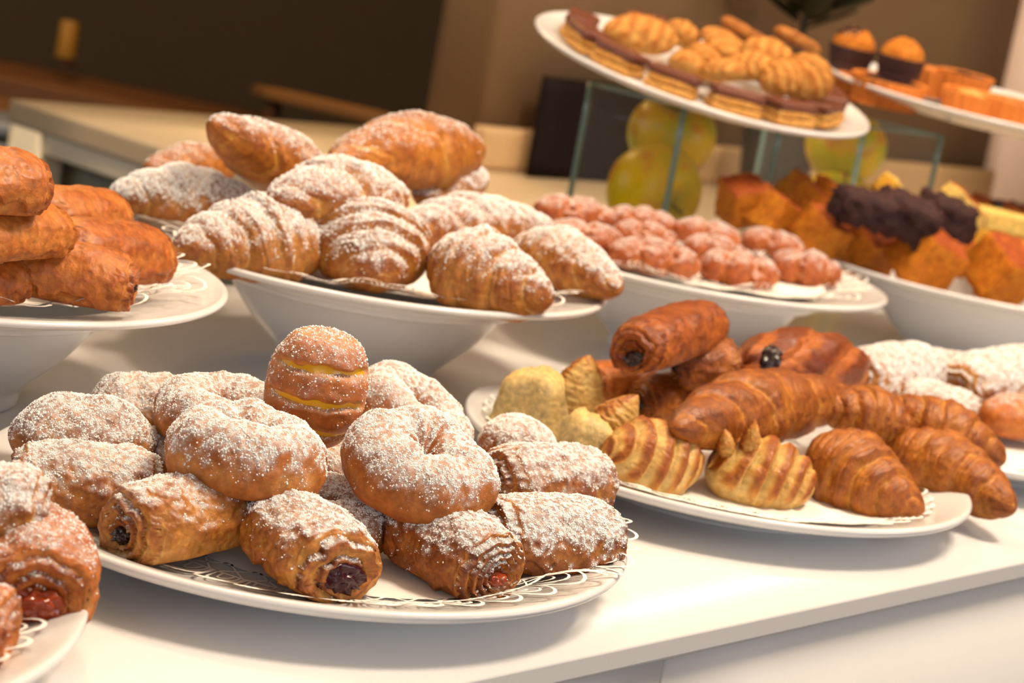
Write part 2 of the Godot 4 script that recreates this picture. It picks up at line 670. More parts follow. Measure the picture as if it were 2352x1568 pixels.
func ct(t: float, w: float, y: float) -> Vector3:
	return Vector3(0.03, y, -0.814) + D * t + W * w


func cbox(t0: float, t1: float, w0: float, w1: float, y0: float, y1: float, r := 0.002) -> Array:
	# mesh and transform of a box given in counter coordinates
	var m := slab(Vector3(t1 - t0, y1 - y0, w1 - w0), r)
	return [m, Transform3D(Basis(D, Vector3.UP, -W), ct((t0 + t1) * 0.5, (w0 + w1) * 0.5, (y0 + y1) * 0.5))]


func mat(albedo: Color, rough := 0.5, spec := 0.5) -> StandardMaterial3D:
	var m := StandardMaterial3D.new()
	m.albedo_color = albedo
	m.roughness = rough
	m.metallic_specular = spec
	return m


func noise_tex(freq: float, sd: int, lo: Color, hi: Color, size := 512) -> ImageTexture:
	var n := FastNoiseLite.new()
	n.seed = sd
	n.noise_type = FastNoiseLite.TYPE_SIMPLEX_SMOOTH
	n.frequency = freq
	n.fractal_octaves = 4
	var im := n.get_seamless_image(size, size)
	im.convert(Image.FORMAT_RGB8)
	var out := Image.create(size, size, false, Image.FORMAT_RGB8)
	for y in size:
		for x in size:
			out.set_pixel(x, y, lo.lerp(hi, im.get_pixel(x, y).r))
	return ImageTexture.create_from_image(out)


func dough_mat(rough: float, bump: float, coat: float) -> StandardMaterial3D:
	var m := mat(Color.WHITE, rough, 0.4)
	m.vertex_color_use_as_albedo = true
	m.albedo_texture = M.t_mottle
	m.uv1_triplanar = true
	m.uv1_scale = Vector3(28, 28, 28)
	m.heightmap_enabled = true
	m.heightmap_texture = M.t_bump
	m.heightmap_scale = bump
	if coat > 0.0:
		m.clearcoat_enabled = true
		m.clearcoat = coat
		m.clearcoat_roughness = 0.3
	m.subsurf_scatter_enabled = true
	m.subsurf_scatter_strength = 0.06
	return m


func _ready() -> void:
	# ---------------------------------------------------------------- camera
	var cam := Camera3D.new()
	cam.name = "camera"
	add_child(cam)
	var pitch := deg_to_rad(10.96)
	var rollv := deg_to_rad(10.32)
	var fw := Vector3(0, -sin(pitch), -cos(pitch))
	var u0 := Vector3(0, cos(pitch), -sin(pitch))
	var rt := Vector3(1, 0, 0) * cos(rollv) + u0 * sin(rollv)
	var upv := u0 * cos(rollv) - Vector3(1, 0, 0) * sin(rollv)
	cam.transform = Transform3D(Basis(rt, upv, -fw), Vector3(0, 0.30, 0))
	var lens := CameraAttributesPhysical.new()
	lens.frustum_focal_length = 24.0 / (2.0 * 784.0 / 4500.0)
	lens.frustum_focus_distance = 0.92
	lens.frustum_near = 0.05
	lens.frustum_far = 30.0
	lens.exposure_aperture = 11.5
	cam.attributes = lens
	cam.keep_aspect = Camera3D.KEEP_HEIGHT
	cam.fov = rad_to_deg(2.0 * atan(784.0 / 4500.0))
	cam.current = true

	# ---------------------------------------------------------------- environment
	var we := WorldEnvironment.new()
	we.name = "environment"
	var env := Environment.new()
	env.background_mode = Environment.BG_COLOR
	env.background_color = Color(0.02, 0.02, 0.02)
	env.tonemap_mode = Environment.TONE_MAPPER_LINEAR
	env.tonemap_exposure = 0.70
	env.sdfgi_enabled = true
	env.ssao_enabled = true
	env.ssil_enabled = true
	we.environment = env
	add_child(we)

	# ---------------------------------------------------------------- lights
	for l in [
		["", Vector3(0.70, 1.75, -0.95), 4.3, Color(1.0, 0.925, 0.825), 0.22, "unseen round ceiling light placed over the croissant plate"],  # out of view, placed overhead as the warm main light
		["", Vector3(-0.35, 1.75, -1.65), 1.5, Color(1.0, 0.90, 0.78), 0.12, "unseen round ceiling light placed over the croissant bowl"],  # out of view, placed to light the bowls from above
		["", Vector3(1.5, 1.75, -2.4), 0.9, Color(1.0, 0.90, 0.78), 0.12, "added round ceiling light over the cake bowl, brightening the pillar"],  # added to brighten the pillar and the wall beside it
		["", Vector3(-1.3, 1.75, -3.7), 1.6, Color(1.0, 0.82, 0.55), 0.12, "added round ceiling light brightening the dim sideboard at the back"],  # added fill for the dark room at the back left
	]:
		lamp(l[1], l[2], l[3], l[4], l[5])
	var unseen_right_light := AreaLight3D.new()  # out of view on the right, placed to light the counter front
	unseen_right_light.name = "unseen_right_daylight"
	unseen_right_light.area_size = Vector2(2.4, 1.3)
	unseen_right_light.light_color = Color(0.94, 0.97, 1.0)
	unseen_right_light.light_energy = 5.0
	unseen_right_light.set("area_range", 12.0)
	unseen_right_light.shadow_enabled = true
	add_child(unseen_right_light)
	unseen_right_light.look_at_from_position(Vector3(4.26, 0.85, 0.1), Vector3(0, 0.85, 0.1))
	var unseen_left_light := AreaLight3D.new()  # out of view on the left, cool light for the pastry tops
	unseen_left_light.name = "unseen_left_daylight"
	unseen_left_light.area_size = Vector2(1.6, 1.2)
	unseen_left_light.light_color = Color(0.86, 0.93, 1.0)
	unseen_left_light.light_energy = 3.6
	unseen_left_light.set("area_range", 12.0)
	unseen_left_light.shadow_enabled = true
	add_child(unseen_left_light)
	unseen_left_light.look_at_from_position(Vector3(-4.30, 1.0, -1.6), Vector3(0, 1.0, -1.6))

	var unseen_front_light := AreaLight3D.new()  # out of view behind the camera, placed to light the near sides
	unseen_front_light.name = "unseen_front_daylight"
	unseen_front_light.area_size = Vector2(3.0, 1.3)
	unseen_front_light.light_color = Color(0.96, 0.97, 1.0)
	unseen_front_light.light_energy = 3.6
	unseen_front_light.set("area_range", 12.0)
	unseen_front_light.shadow_enabled = true
	add_child(unseen_front_light)
	unseen_front_light.look_at_from_position(Vector3(0.4, 1.05, 2.88), Vector3(0.4, 1.05, 0.0))

	nz.seed = 11
	nz.frequency = 1.0
	nz.noise_type = FastNoiseLite.TYPE_SIMPLEX_SMOOTH
	nz.fractal_octaves = 2
	nf.seed = 23
	nf.frequency = 1.0
	nf.noise_type = FastNoiseLite.TYPE_SIMPLEX_SMOOTH
	nf.fractal_octaves = 2
	grain_mesh = make_grain()

	materials()
	room()
	counter()
	crockery()
	front_plate()
	right_plate()
	corner_plate()
	far_plate()
	left_bowl()
	croissant_bowl()
	sugared_bowl()
	cake_bowl()
	upper_stands()
	background()


func lamp(at: Vector3, e: float, c: Color, size: float, label: String) -> void:  # ceiling fixture out of view: housing, glowing disc and its light
	var o := thing("unseen_ceiling_light", label, "ceiling light", Transform3D(Basis(), at), "unseen ceiling lights above the counter")
	var housing := lathe([Vector2(size * 1.25, 0.14), Vector2(size * 1.25, 0.05), Vector2(size * 1.2, 0.03), Vector2(size * 1.0, 0.03)], 32)
	part("housing", housing, mat(Color(0.8, 0.8, 0.78)), o)
	var glow := mat(Color(1, 1, 1))
	glow.emission_enabled = true
	glow.emission = c
	glow.emission_energy_multiplier = 1.0
	var dm := lathe([Vector2(0, 0.035), Vector2(size, 0.035)], 32)
	part("lamp_disc", dm, glow, o)
	var s := OmniLight3D.new()
	s.name = "bulb_light"
	s.light_color = c
	s.light_energy = e
	s.light_size = size
	s.omni_range = 12.0
	s.omni_attenuation = 2.0
	s.shadow_enabled = true
	s.position = Vector3(0, -0.14, 0)
	o.add_child(s)


func materials() -> void:
	M.t_mottle = noise_tex(0.012, 5, Color(0.72, 0.72, 0.72), Color(1, 1, 1))
	M.t_bump = noise_tex(0.02, 9, Color(0, 0, 0), Color(1, 1, 1))
	M.dough = dough_mat(0.55, 0.035, 0.0)
	M.glaze = dough_mat(0.5, 0.04, 0.10)
	M.flaky = dough_mat(0.5, 0.06, 0.08)
	M.cake = dough_mat(0.75, 0.06, 0.0)
	M.sugar = mat(Color(0.975, 0.965, 0.95), 0.9, 0.3)
	M.sugar.subsurf_scatter_enabled = true
	M.sugar.subsurf_scatter_strength = 0.1
	M.china = mat(Color(0.86, 0.85, 0.84), 0.22, 0.4)
	M.china.clearcoat_enabled = true
	M.china.clearcoat = 0.35
	M.china.clearcoat_roughness = 0.05
	M.paper = mat(Color(0.93, 0.91, 0.88), 0.9, 0.2)
	M.paper.cull_mode = BaseMaterial3D.CULL_DISABLED
	M.paper.backlight_enabled = true
	M.paper.backlight = Color(0.3, 0.3, 0.3)
	M.chocolate = mat(Color(0.15, 0.07, 0.07), 0.25, 0.5)
	M.jam = mat(Color(0.20, 0.035, 0.08), 0.2, 0.4)
	M.apricot = mat(Color(0.55, 0.20, 0.05), 0.12, 0.5)
	M.custard = mat(Color(0.86, 0.64, 0.13), 0.3, 0.5)
	M.counter = mat(Color(0.845, 0.83, 0.815), 0.26, 0.45)
	M.c_donut = [lin(0.86, 0.62, 0.34), lin(0.76, 0.46, 0.20), lin(0.66, 0.36, 0.14), lin(0.48, 0.23, 0.08)]
	M.c_puff = [lin(0.90, 0.70, 0.40), lin(0.79, 0.52, 0.22), lin(0.62, 0.34, 0.13), lin(0.42, 0.20, 0.08)]
	M.c_croi = [lin(0.88, 0.66, 0.30), lin(0.78, 0.48, 0.16), lin(0.62, 0.33, 0.10), lin(0.42, 0.20, 0.07)]
	M.c_glaze = [lin(0.91, 0.66, 0.37), lin(0.84, 0.52, 0.23), lin(0.72, 0.38, 0.13), lin(0.50, 0.22, 0.07)]
	M.c_pale = [lin(0.93, 0.82, 0.56), lin(0.90, 0.73, 0.42), lin(0.80, 0.53, 0.21), lin(0.62, 0.32, 0.10)]
	M.c_pink = [lin(0.84, 0.56, 0.32), lin(0.77, 0.43, 0.20), lin(0.66, 0.32, 0.13), lin(0.5, 0.2, 0.08)]
	M.c_sponge = [lin(0.92, 0.62, 0.14), lin(0.86, 0.50, 0.09), lin(0.78, 0.42, 0.08)]
	M.c_crust = [lin(0.80, 0.42, 0.12), lin(0.70, 0.32, 0.09), lin(0.55, 0.22, 0.06)]


# ------------------------------------------------------------------ setting
func room() -> void:
	var wallm := mat(Color(0.62, 0.54, 0.44), 0.9, 0.2)
	var ceil := mat(Color(0.85, 0.80, 0.72), 0.9, 0.2)
	var floorm := mat(Color(0.30, 0.20, 0.13), 0.5, 0.4)
	struct("floor", slab(Vector3(9, 0.1, 10)), floorm, "dark brown floor of the dining room", "floor", Transform3D(Basis(), Vector3(0, -0.95, -1.9)))
	struct("ceiling", slab(Vector3(9, 0.1, 10)), ceil, "pale plain ceiling of the dining room", "ceiling", Transform3D(Basis(), Vector3(0, 1.95, -1.9)))
	struct("wall_left", slab(Vector3(0.1, 2.8, 10)), wallm, "beige wall on the left side of the room", "wall", Transform3D(Basis(), Vector3(-4.45, 0.5, -1.9)))
	struct("wall_right", slab(Vector3(0.1, 2.8, 10)), wallm, "beige wall on the right side of the room", "wall", Transform3D(Basis(), Vector3(4.45, 0.5, -1.9)))
	struct("wall_front", slab(Vector3(9, 2.8, 0.1)), wallm, "beige wall behind the photographer", "wall", Transform3D(Basis(), Vector3(0, 0.5, 3.05)))
	struct("wall_back", slab(Vector3(9, 2.8, 0.1)), mat(Color(0.36, 0.31, 0.25), 0.9, 0.2), "dim grey brown wall at the far end of the room", "wall", Transform3D(Basis(), Vector3(0, 0.5, -6.85)))
	var pane := mat(Color(0.9, 0.93, 0.97), 0.1)  # glowing panes standing for the unseen daylight sources
	pane.emission_enabled = true
	pane.emission = Color(0.86, 0.92, 1.0)
	pane.emission_energy_multiplier = 1.0
	var trim := mat(Color(0.85, 0.83, 0.78), 0.5)
	for w in [["window_1", Vector3(4.34, 0.85, 0.1), -PI / 2, Vector2(2.4, 1.3), "unseen wide window in the right wall, placed to light the counter front"], ["window_3", Vector3(0.4, 1.05, 2.96), 0.0, Vector2(3.0, 1.3), "unseen long window behind the camera, placed to light the near sides"], ["window_2", Vector3(-4.36, 1.0, -1.6), PI / 2, Vector2(1.6, 1.2), "unseen window in the left wall, placed to light the pastry tops"]]:
		var o := thing(w[0], w[4], "window", Transform3D(Basis(Vector3.UP, w[2]), w[1]))
		o.set_meta("kind", "structure")
		var sz: Vector2 = w[3]
		part("pane", slab(Vector3(sz.x, sz.y, 0.01)), pane, o)
		for s in [-1.0, 1.0]:
			part("unseen_window_frame", slab(Vector3(sz.x + 0.12, 0.06, 0.04)), trim, o, Transform3D(Basis(), Vector3(0, s * (sz.y * 0.5 + 0.03), 0)))
			part("unseen_window_frame", slab(Vector3(0.06, sz.y, 0.04)), trim, o, Transform3D(Basis(), Vector3(s * (sz.x * 0.5 + 0.03), 0, 0)))
	# partition behind the counter, parallel to it
	var tan_wall := mat(Color(0.44, 0.345, 0.245), 0.8, 0.3)
	var a := cbox(1.39, 2.812, 1.40, 1.52, 0.0005, 1.9, 0.004)
	struct("wall_partition", a[0], tan_wall, "tan partition wall standing behind the glass stands", "wall", a[1])
	a = cbox(2.815, 4.6, 1.372, 1.58, 0.0005, 1.9, 0.006)
	struct("wall_pillar", a[0], mat(Color(0.88, 0.78, 0.70), 0.6, 0.3), "pale pinkish pillar at the right end of the tan wall", "pillar", a[1])
	a = cbox(1.372, 2.812, 1.374, 1.3995, 0.0005, 0.062, 0.003)
	struct("baseboard_partition", a[0], mat(Color(0.76, 0.62, 0.44), 0.5, 0.4), "cream skirting board at the foot of the tan wall", "baseboard", a[1])


func counter() -> void:
	var a := cbox(-1.4, 4.6, 0.0, 0.70, -0.012, 0.0, 0.0012)
	solo("countertop", a[0], M.counter, "glossy white countertop carrying the plates and bowls of pastries", "countertop", a[1])
	a = cbox(0.84, 4.6, 0.701, 1.74, -0.032, 0.0, 0.003)
	solo("return_countertop", a[0], mat(Color(0.78, 0.69, 0.55), 0.35, 0.45), "cream white countertop of the side unit behind the croissant bowl", "countertop", a[1])
	var cab := thing("base_cabinet", "white base cabinet with flat doors under the front edge of the countertop", "cabinet", Transform3D(Basis(), Vector3.ZERO))
	a = cbox(-1.4, 4.6, 0.030, 0.69, -0.9, -0.0125, 0.002)
	part("body", a[0], M.counter, cab, a[1])
	for k in 9:
		var t0 := 0.112 + 0.62 * (k - 2)
		a = cbox(t0 + 0.001, t0 + 0.6185, 0.0045, 0.0295, -0.86, -0.0138, 0.0012)
		part("door", a[0], M.counter, cab, a[1])
	var side := thing("side_unit", "cream framed side unit with a grey green recessed end panel", "cabinet", Transform3D(Basis(), Vector3.ZERO))
	var cream := mat(Color(0.88, 0.82, 0.70), 0.45, 0.4)
	var grey := mat(Color(0.50, 0.49, 0.40), 0.7, 0.3)
	a = cbox(0.885, 4.6, 0.705, 1.70, -0.9, -0.033, 0.002)
	part("recessed_panel", a[0], grey, side, a[1])
	a = cbox(0.84, 0.884, 1.66, 1.735, -0.9, -0.0325, 0.003)
	part("corner_post", a[0], cream, side, a[1])
	a = cbox(0.845, 0.884, 0.705, 1.659, -0.060, -0.0325, 0.003)
	part("top_rail", a[0], cream, side, a[1])
	a = cbox(0.845, 0.884, 0.705, 1.659, -0.899, -0.80, 0.003)
	part("bottom_rail", a[0], cream, side, a[1])


const P1 := Vector3(-0.0854, 0.0002, -0.9309)
const P2 := Vector3(0.1381, 0.0002, -1.1997)
const P3 := Vector3(-0.3000, 0.0002, -0.6900)
const P4 := Vector3(0.3420, 0.0002, -1.4430)
const B1 := Vector3(-0.3289, 0.0002, -1.0848)
const B2 := Vector3(-0.1054, 0.0002, -1.3423)
const B3 := Vector3(0.1343, 0.0002, -1.6218)
const B4 := Vector3(0.4257, 0.0002, -1.8597)


func crockery() -> void:
	var pm := plate_mesh()
	var bm := bowl_mesh()
	var rows := [
		["serving_plate", P1, "round white plate of sugared doughnuts and jam rolls in front", "plate", pm],
		["serving_plate", P2, "round white plate of golden croissants right of the doughnut plate", "plate", pm],
		["serving_plate", P3, "round white plate cut off at the lower left corner", "plate", pm],
		["serving_plate", P4, "round white plate of heavily sugared rolls at the right edge", "plate", pm],
		["rimmed_bowl", B1, "white rimmed bowl of orange glazed rolls at the left edge", "bowl", bm],
		["rimmed_bowl", B2, "white rimmed bowl of sugar dusted croissants in the middle", "bowl", bm],
		["rimmed_bowl", B3, "white rimmed bowl of sugared fried dough twists right of the croissant bowl", "bowl", bm],
		["rimmed_bowl", B4, "white rimmed bowl of orange cake cubes at the right edge", "bowl", bm],
	]
	for q in rows:
		var g: String = "white plates on the counter" if q[3] == "plate" else "white rimmed bowls on the counter"
		solo(q[0], q[4], M.china, q[2], q[3], Transform3D(Basis(), q[1]), g)
	doily("white lace paper doily under the sugared doughnuts on the front plate", P1, Vector3(0.022, 0, -0.008), 0.105, 0.143, 0.007, plate_y, 1)
	doily("wavy paper doily under the golden croissants on the right plate", P2, Vector3(-0.006, 0, 0.006), 0.122, 0.142, 0.004, plate_y, 2)
	doily("blurred lace doily on the plate in the lower left corner", P3, Vector3.ZERO, 0.115, 0.146, 0.004, plate_y, 3)
	doily("paper doily on the far right plate of sugared rolls", P4, Vector3.ZERO, 0.115, 0.145, 0.005, plate_y, 4)
	doily("white lace doily with open loops under the orange glazed rolls", B1, Vector3(0.004, 0, 0.0), 0.108, 0.148, 0.012, bowl_y, 5)
	doily("paper doily edge under the sugar dusted croissants in the middle bowl", B2, Vector3.ZERO, 0.118, 0.152, 0.008, bowl_y, 6)
	doily("crumpled lace doily under the sugared fried dough twists", B3, Vector3.ZERO, 0.112, 0.150, 0.010, bowl_y, 7)


func front_plate() -> void:
	var rolls := "sugared rolls on the front plate"
	var rings := "sugared doughnuts on the front plate"
	filled_roll("chocolate_roll", "golden puff roll with one dark chocolate dot in its end, front left of the plate", rolls, Vector3(-0.1522, 0.0280, -0.8127), Vector3(-0.1085, 0.0340, -0.8610), 0.0215, 0.0240, 1, M.c_puff, M.flaky, snow(1, 1.6, 0.55, 1.05), "chocolate", 1.1, 0.42, -0.25, 0.17, Vector3(0, -0.001, 0), 4.5)
	filled_roll("jam_roll", "sugared puff roll with dark berry jam oozing from its front end", rolls, Vector3(-0.0532, 0.0260, -0.8157), Vector3(-0.0905, 0.0330, -0.8535), 0.0215, 0.0275, 2, M.c_puff, M.flaky, snow(2, 1.9, 0.4, 0.95), "jam", 1.1, 0.5, 0.2, 0.36, Vector3(0, -0.001, 0.0), 3.0)
	filled_roll("apricot_roll", "sugared puff roll whose spiral end shows glossy apricot jam", rolls, Vector3(0.0135, 0.0260, -0.8560), Vector3(-0.0330, 0.0310, -0.8960), 0.0215, 0.0235, 3, M.c_puff, M.flaky, snow(3, 1.9, 0.25, 0.9), "apricot", 1.3, 0.62, 0.0, 0.17, Vector3(0.0005, -0.002, 0), 6.5)
	filled_roll("sugared_roll", "thickly sugared brown roll with flaky end at the right rim of the front plate", rolls, Vector3(0.0647, 0.0290, -0.9357), Vector3(0.0048, 0.0320, -0.8941), 0.0215, 0.0230, 4, M.c_puff, M.flaky, snow(4, 2.3, -0.05, 0.6), "", 1.0, 0.6)
	filled_roll("sugared_roll", "sugared brown roll just behind the thickly sugared roll at the right rim", rolls, Vector3(0.0608, 0.0340, -1.0250), Vector3(0.0028, 0.0360, -0.9799), 0.0205, 0.0220, 5, M.c_puff, M.flaky, snow(5, 1.5, 0.05, 0.8), "", 0.8, 0.6)
	filled_roll("jam_roll", "sugared roll with dark jam at its left tip, leftmost on the front plate", rolls, Vector3(-0.2121, 0.0300, -0.8523), Vector3(-0.1482, 0.0330, -0.8702), 0.0195, 0.0215, 6, M.c_puff, M.flaky, snow(6, 1.6, 0.15, 0.85), "jam", 1.0, 0.5, 0.3, 0.42, Vector3(0, 0.001, 0), 3.0)
	var g := loaf_skin(0.036, 0.0215, 0.026, 0.55, 1.0, "fold", 7, M.c_puff, 1.0, 0.55, 4.0, 0.16)
	var a := Vector3(-0.2211, 0.0400, -0.8931)
	var b := Vector3(-0.1666, 0.0400, -0.9212)
	pastry("folded_roll", "heavily sugared folded pastry with a split across its top, leftmost behind the jam roll", "pastry", rolls, g, along(a, b, 0.3), (a + b) * 0.5, M.flaky, snow(7, 2.2, 0.05, 0.7, 0.6))
	g = loaf_skin(0.030, 0.0225, 0.025, 0.45, 1.0, "fold", 8, M.c_puff, 0.9, 0.40, 4.0, 0.14)
	a = Vector3(-0.1983, 0.0360, -0.9697)
	b = Vector3(-0.1645, 0.0400, -0.9898)
	pastry("lumpy_bun", "lumpy pale gold bun with patchy sugar behind the folded pastry", "pastry", rolls, g, along(a, b), (a + b) * 0.5, M.flaky, snow(8, 1.5, 0.0, 0.7))
	g = loaf_skin(0.0235, 0.0170, 0.021, 0.4, 1.0, "plain", 9, M.c_donut, 0.8, 0.5)
	a = Vector3(-0.0142, 0.0420, -1.0382)
	b = Vector3(0.0419, 0.0300, -1.0925)
	pastry("sugared_bun", "flat white sugared bun at the back right rim of the front plate", "pastry", rolls, g, along(a, b), (a + b) * 0.5, M.dough, snow(9, 2.6, -0.1, 0.55, 0.65))
	g = loaf_skin(0.028, 0.018, 0.030, 0.4, 1.0, "plain", 10, M.c_puff, 0.7, 0.5)
	a = Vector3(-0.0937, 0.0280, -0.9595)
	b = Vector3(-0.0556, 0.0280, -1.0048)
	pastry("sugared_bun", "sugared bun deep in the pile, between the two upper doughnuts", "pastry", rolls, g, along(a, b), (a + b) * 0.5, M.dough, snow(10, 1.5))
	g = loaf_skin(0.034, 0.019, 0.028, 0.4, 1.0, "plain", 11, M.c_puff, 0.7, 0.5)
	a = Vector3(-0.1643, 0.0300, -0.9272)
	b = Vector3(-0.1235, 0.0300, -0.9614)
	pastry("sugared_bun", "sugared bun peeping out between the left jam roll and the big doughnut", "pastry", rolls, g, along(a, b), (a + b) * 0.5, M.dough, snow(11, 1.8))
	# doughnuts
	doughnut("big sugared ring doughnut on top at the left of the pile", rings, Vector3(-0.1104, 0.0580, -0.8660), -0.03, -0.02, 0.3, 0.0205, 0.0172, 0.0190, 1, snow(21, 2.0, 0.0, 0.75), 1.15)
	doughnut("sugared ring doughnut tilted forward on the right of the pile, hole in view", rings, Vector3(-0.0325, 0.0580, -0.8954), 0.24, -0.20, 1.3, 0.0195, 0.0172, 0.0180, 2, snow(22, 2.0, -0.05, 0.75), 1.15)
	doughnut("sugared ring doughnut underneath, between the two upper ones and the jam roll", rings, Vector3(-0.0741, 0.0260, -0.8950), 0.02, 0.0, 2.1, 0.0215, 0.0145, 0.0150, 3, snow(23, 1.9, 0.0, 0.7), 1.0)
	doughnut("sugared ring doughnut at the back, left of the upright cream bun", rings, Vector3(-0.1324, 0.0540, -0.9407), 0.05, 0.0, 0.7, 0.0210, 0.0150, 0.0160, 4, snow(24, 1.9, 0.0, 0.75), 0.9)
	doughnut("sugared ring doughnut at the back, right of the upright cream bun", rings, Vector3(-0.0459, 0.0500, -1.0264), 0.10, -0.42, 0.1, 0.0215, 0.0150, 0.0165, 5, snow(25, 1.8, 0.0, 0.75), 0.9)
	# cream bun standing on end
	var bb := Basis.from_euler(Vector3(0.12, 0, 0)) * Basis(Vector3(0.06, 1, 0).normalized(), Vector3(0.25, 0, 0.97).normalized(), Vector3(0.06, 1, 0).normalized().cross(Vector3(0.25, 0, 0.97).normalized()).normalized()).orthonormalized()
	g = loaf_skin(0.0290, 0.0235, 0.0250, 0.26, 1.0, "slit", 12, M.c_glaze, 1.2, 0.40, 3.6, 0.28)
	var mid := Vector3(-0.0897, 0.0800, -0.9299)
	var s := snow(12, 0.7, -0.35, 0.85, 0.25)
	var o := pastry("cream_bun", "glossy brown bun with yellow custard in its slits standing on top of the pile", "bun", "", g, bb, mid, M.glaze, s)
	var inner := loaf_skin(0.0272, 0.0208, 0.0224, 0.26, 1.0, "plain", 13, M.c_donut, 0.6, 0.5)
	inner.c = PackedColorArray()
	var ic := part("custard_filling", mesh_of(inner), M.custard, o)
	ic.position = Vector3(0, inner.low - g.low, 0)


func right_plate() -> void:
	var cg := "golden croissants on the right plate"
	var no := {}
	croissant("large golden croissant lying on top of the right plate, tip towards the right", cg, Vector3(0.0973, 0.0540, -1.1009), Vector3(0.2305, 0.0550, -1.2921), 0.0265, 0.0265, 0.006, 31, M.c_croi, M.flaky, no, 1.1, 0.55, 0.0, 2.8, -0.15)
	croissant("golden croissant pointing down right at the front rim of the right plate", cg, Vector3(0.1952, 0.0380, -1.1965), Vector3(0.2570, 0.0190, -1.1361), 0.0280, 0.0300, -0.006, 32, M.c_croi, M.flaky, no, 1.1, 0.46, 0.0, 3.6, -0.2)
	croissant("golden croissant overhanging the right rim of the right plate", cg, Vector3(0.2546, 0.0360, -1.2587), Vector3(0.3274, 0.0230, -1.1839), 0.0255, 0.0270, 0.006, 33, M.c_croi, M.flaky, no, 1.1, 0.46, 0.0, 3.2, -0.2)
	croissant("golden croissant beside the far right plate, behind the overhanging one", cg, Vector3(0.2489, 0.0580, -1.2712), Vector3(0.3302, 0.0380, -1.2481), 0.0225, 0.0240, -0.004, 34, M.c_croi, M.flaky, no, 0.9, 0.5)
	croissant("golden croissant end sticking out behind the large top croissant", cg, Vector3(0.2034, 0.0560, -1.2426), Vector3(0.2687, 0.0460, -1.2555), 0.0215, 0.0225, 0.004, 35, M.c_croi, M.flaky, no, 0.9, 0.5)
	var sh := "ridged puff shells on the right plate"
	var g := loaf_skin(0.0345, 0.0240, 0.0250, 0.42, 1.05, "ridged", 36, M.c_pale, 1.2, 0.42, 5.4, 0.20)
	var a := Vector3(0.0584, 0.0300, -1.0843)
	var b := Vector3(0.1249, 0.0300, -1.1409)
	pastry("ridged_shell", "pale gold ridged puff shell at the left front of the right plate", "pastry", sh, g, along(a, b, 0.25), (a + b) * 0.5, M.flaky)
	g = loaf_skin(0.0340, 0.0235, 0.0250, 0.42, 0.95, "ridged", 37, M.c_pale, 1.2, 0.45, 5.4, 0.22)
	a = Vector3(0.1256, 0.0280, -1.1251)
	b = Vector3(0.1943, 0.0260, -1.1453)
	var o := pastry("ridged_shell", "pale gold ridged puff shell with two horns in the middle of the front rim", "pastry", sh, g, along(a, b, 0.1), (a + b) * 0.5, M.flaky)
	for h in [[-0.024, 0.038, 0.004, 0.35, 0.010], [-0.010, 0.041, 0.006, 0.05, 0.014]]:
		var hg := loaf_skin(h[4], 0.0055, 0.0065, 0.7, 0.85, "edge", 38, M.c_pale, 0.4, 0.55)
		part("horn", mesh_of(hg), M.flaky, o, Transform3D(Basis(Vector3.BACK, PI / 2 + h[3]), Vector3(h[0], h[1], h[2])))
	# folded pale pastries
	folded("pale folded puff pastry with a tall browned fin, leftmost on the right plate", Vector3(0.0180, 0.0315, -1.1735), Vector3(0.023, 0.0185, 0.020), -0.3, Vector3(0.0464, 0.0390, -1.2048), 0.0285, 0.0180, 0.0125, -0.10, 39)
	folded("pale folded puff pastry with a low fin behind the left ridged shell", Vector3(0.0553, 0.0270, -1.1195), Vector3(0.020, 0.014, 0.018), 0.2, Vector3(0.0680, 0.0380, -1.1505), 0.0240, 0.0150, 0.0120, -0.55, 40)
	var ch := "chocolate rolls on the right plate"
	filled_roll("chocolate_roll", "glossy brown roll with dark chocolate end, topmost on the right plate", ch, Vector3(0.0743, 0.0760, -1.1876), Vector3(0.1277, 0.0840, -1.2938), 0.0215, 0.0225, 41, M.c_glaze, M.glaze, no, "chocolate", 1.0, 0.80, -0.4, 0.24, Vector3(0, -0.004, 0), 3.5)
	filled_roll("chocolate_roll", "brown roll with two dark chocolate sticks in its end, right below the topmost roll", ch, Vector3(0.1083, 0.0600, -1.2607), Vector3(0.1475, 0.0660, -1.2670), 0.0180, 0.0215, 42, M.c_croi, M.flaky, no, "chocolate", 0.9, 0.62, 0.3, 0.38, Vector3(0, 0.002, 0), 4.5)
	a = Vector3(0.1536, 0.0640, -1.2821)
	b = Vector3(0.2490, 0.0580, -1.3784)
	g = loaf_skin((b - a).length() * 0.5, 0.0270, 0.0270, 0.42, 0.9, "ridged", 43, M.c_glaze, 1.0, 0.72, 2.4, 0.14)
	o = pastry("chocolate_roll", "pleated brown roll with chocolate at its left end, right of the topmost roll", "pastry", ch, g, along(a, b), (a + b) * 0.5, M.glaze)
	part("chocolate_filling", blob_mesh(43, Vector3(0.0075, 0.013, 0.012), 0.25), M.chocolate, o, Transform3D(Basis(Vector3.BACK, -0.6), Vector3(-(b - a).length() * 0.5 + 0.0125, 0.0255, 0.007)))
	filled_roll("chocolate_roll", "brown spiral roll with two chocolate bits, below the topmost roll", ch, Vector3(0.0895, 0.0320, -1.2508), Vector3(0.1240, 0.0400, -1.2744), 0.0160, 0.0200, 44, M.c_croi, M.flaky, no, "chocolate", 0.8, 0.55, 0.1, 0.22, Vector3.ZERO, 5.5)
	filled_roll("glazed_roll", "small brown roll behind the fin of the pale folded pastry", ch, Vector3(0.0542, 0.0360, -1.2606), Vector3(0.0932, 0.0380, -1.3089), 0.0150, 0.0180, 45, M.c_glaze, M.glaze, no, "", 0.7, 0.5)


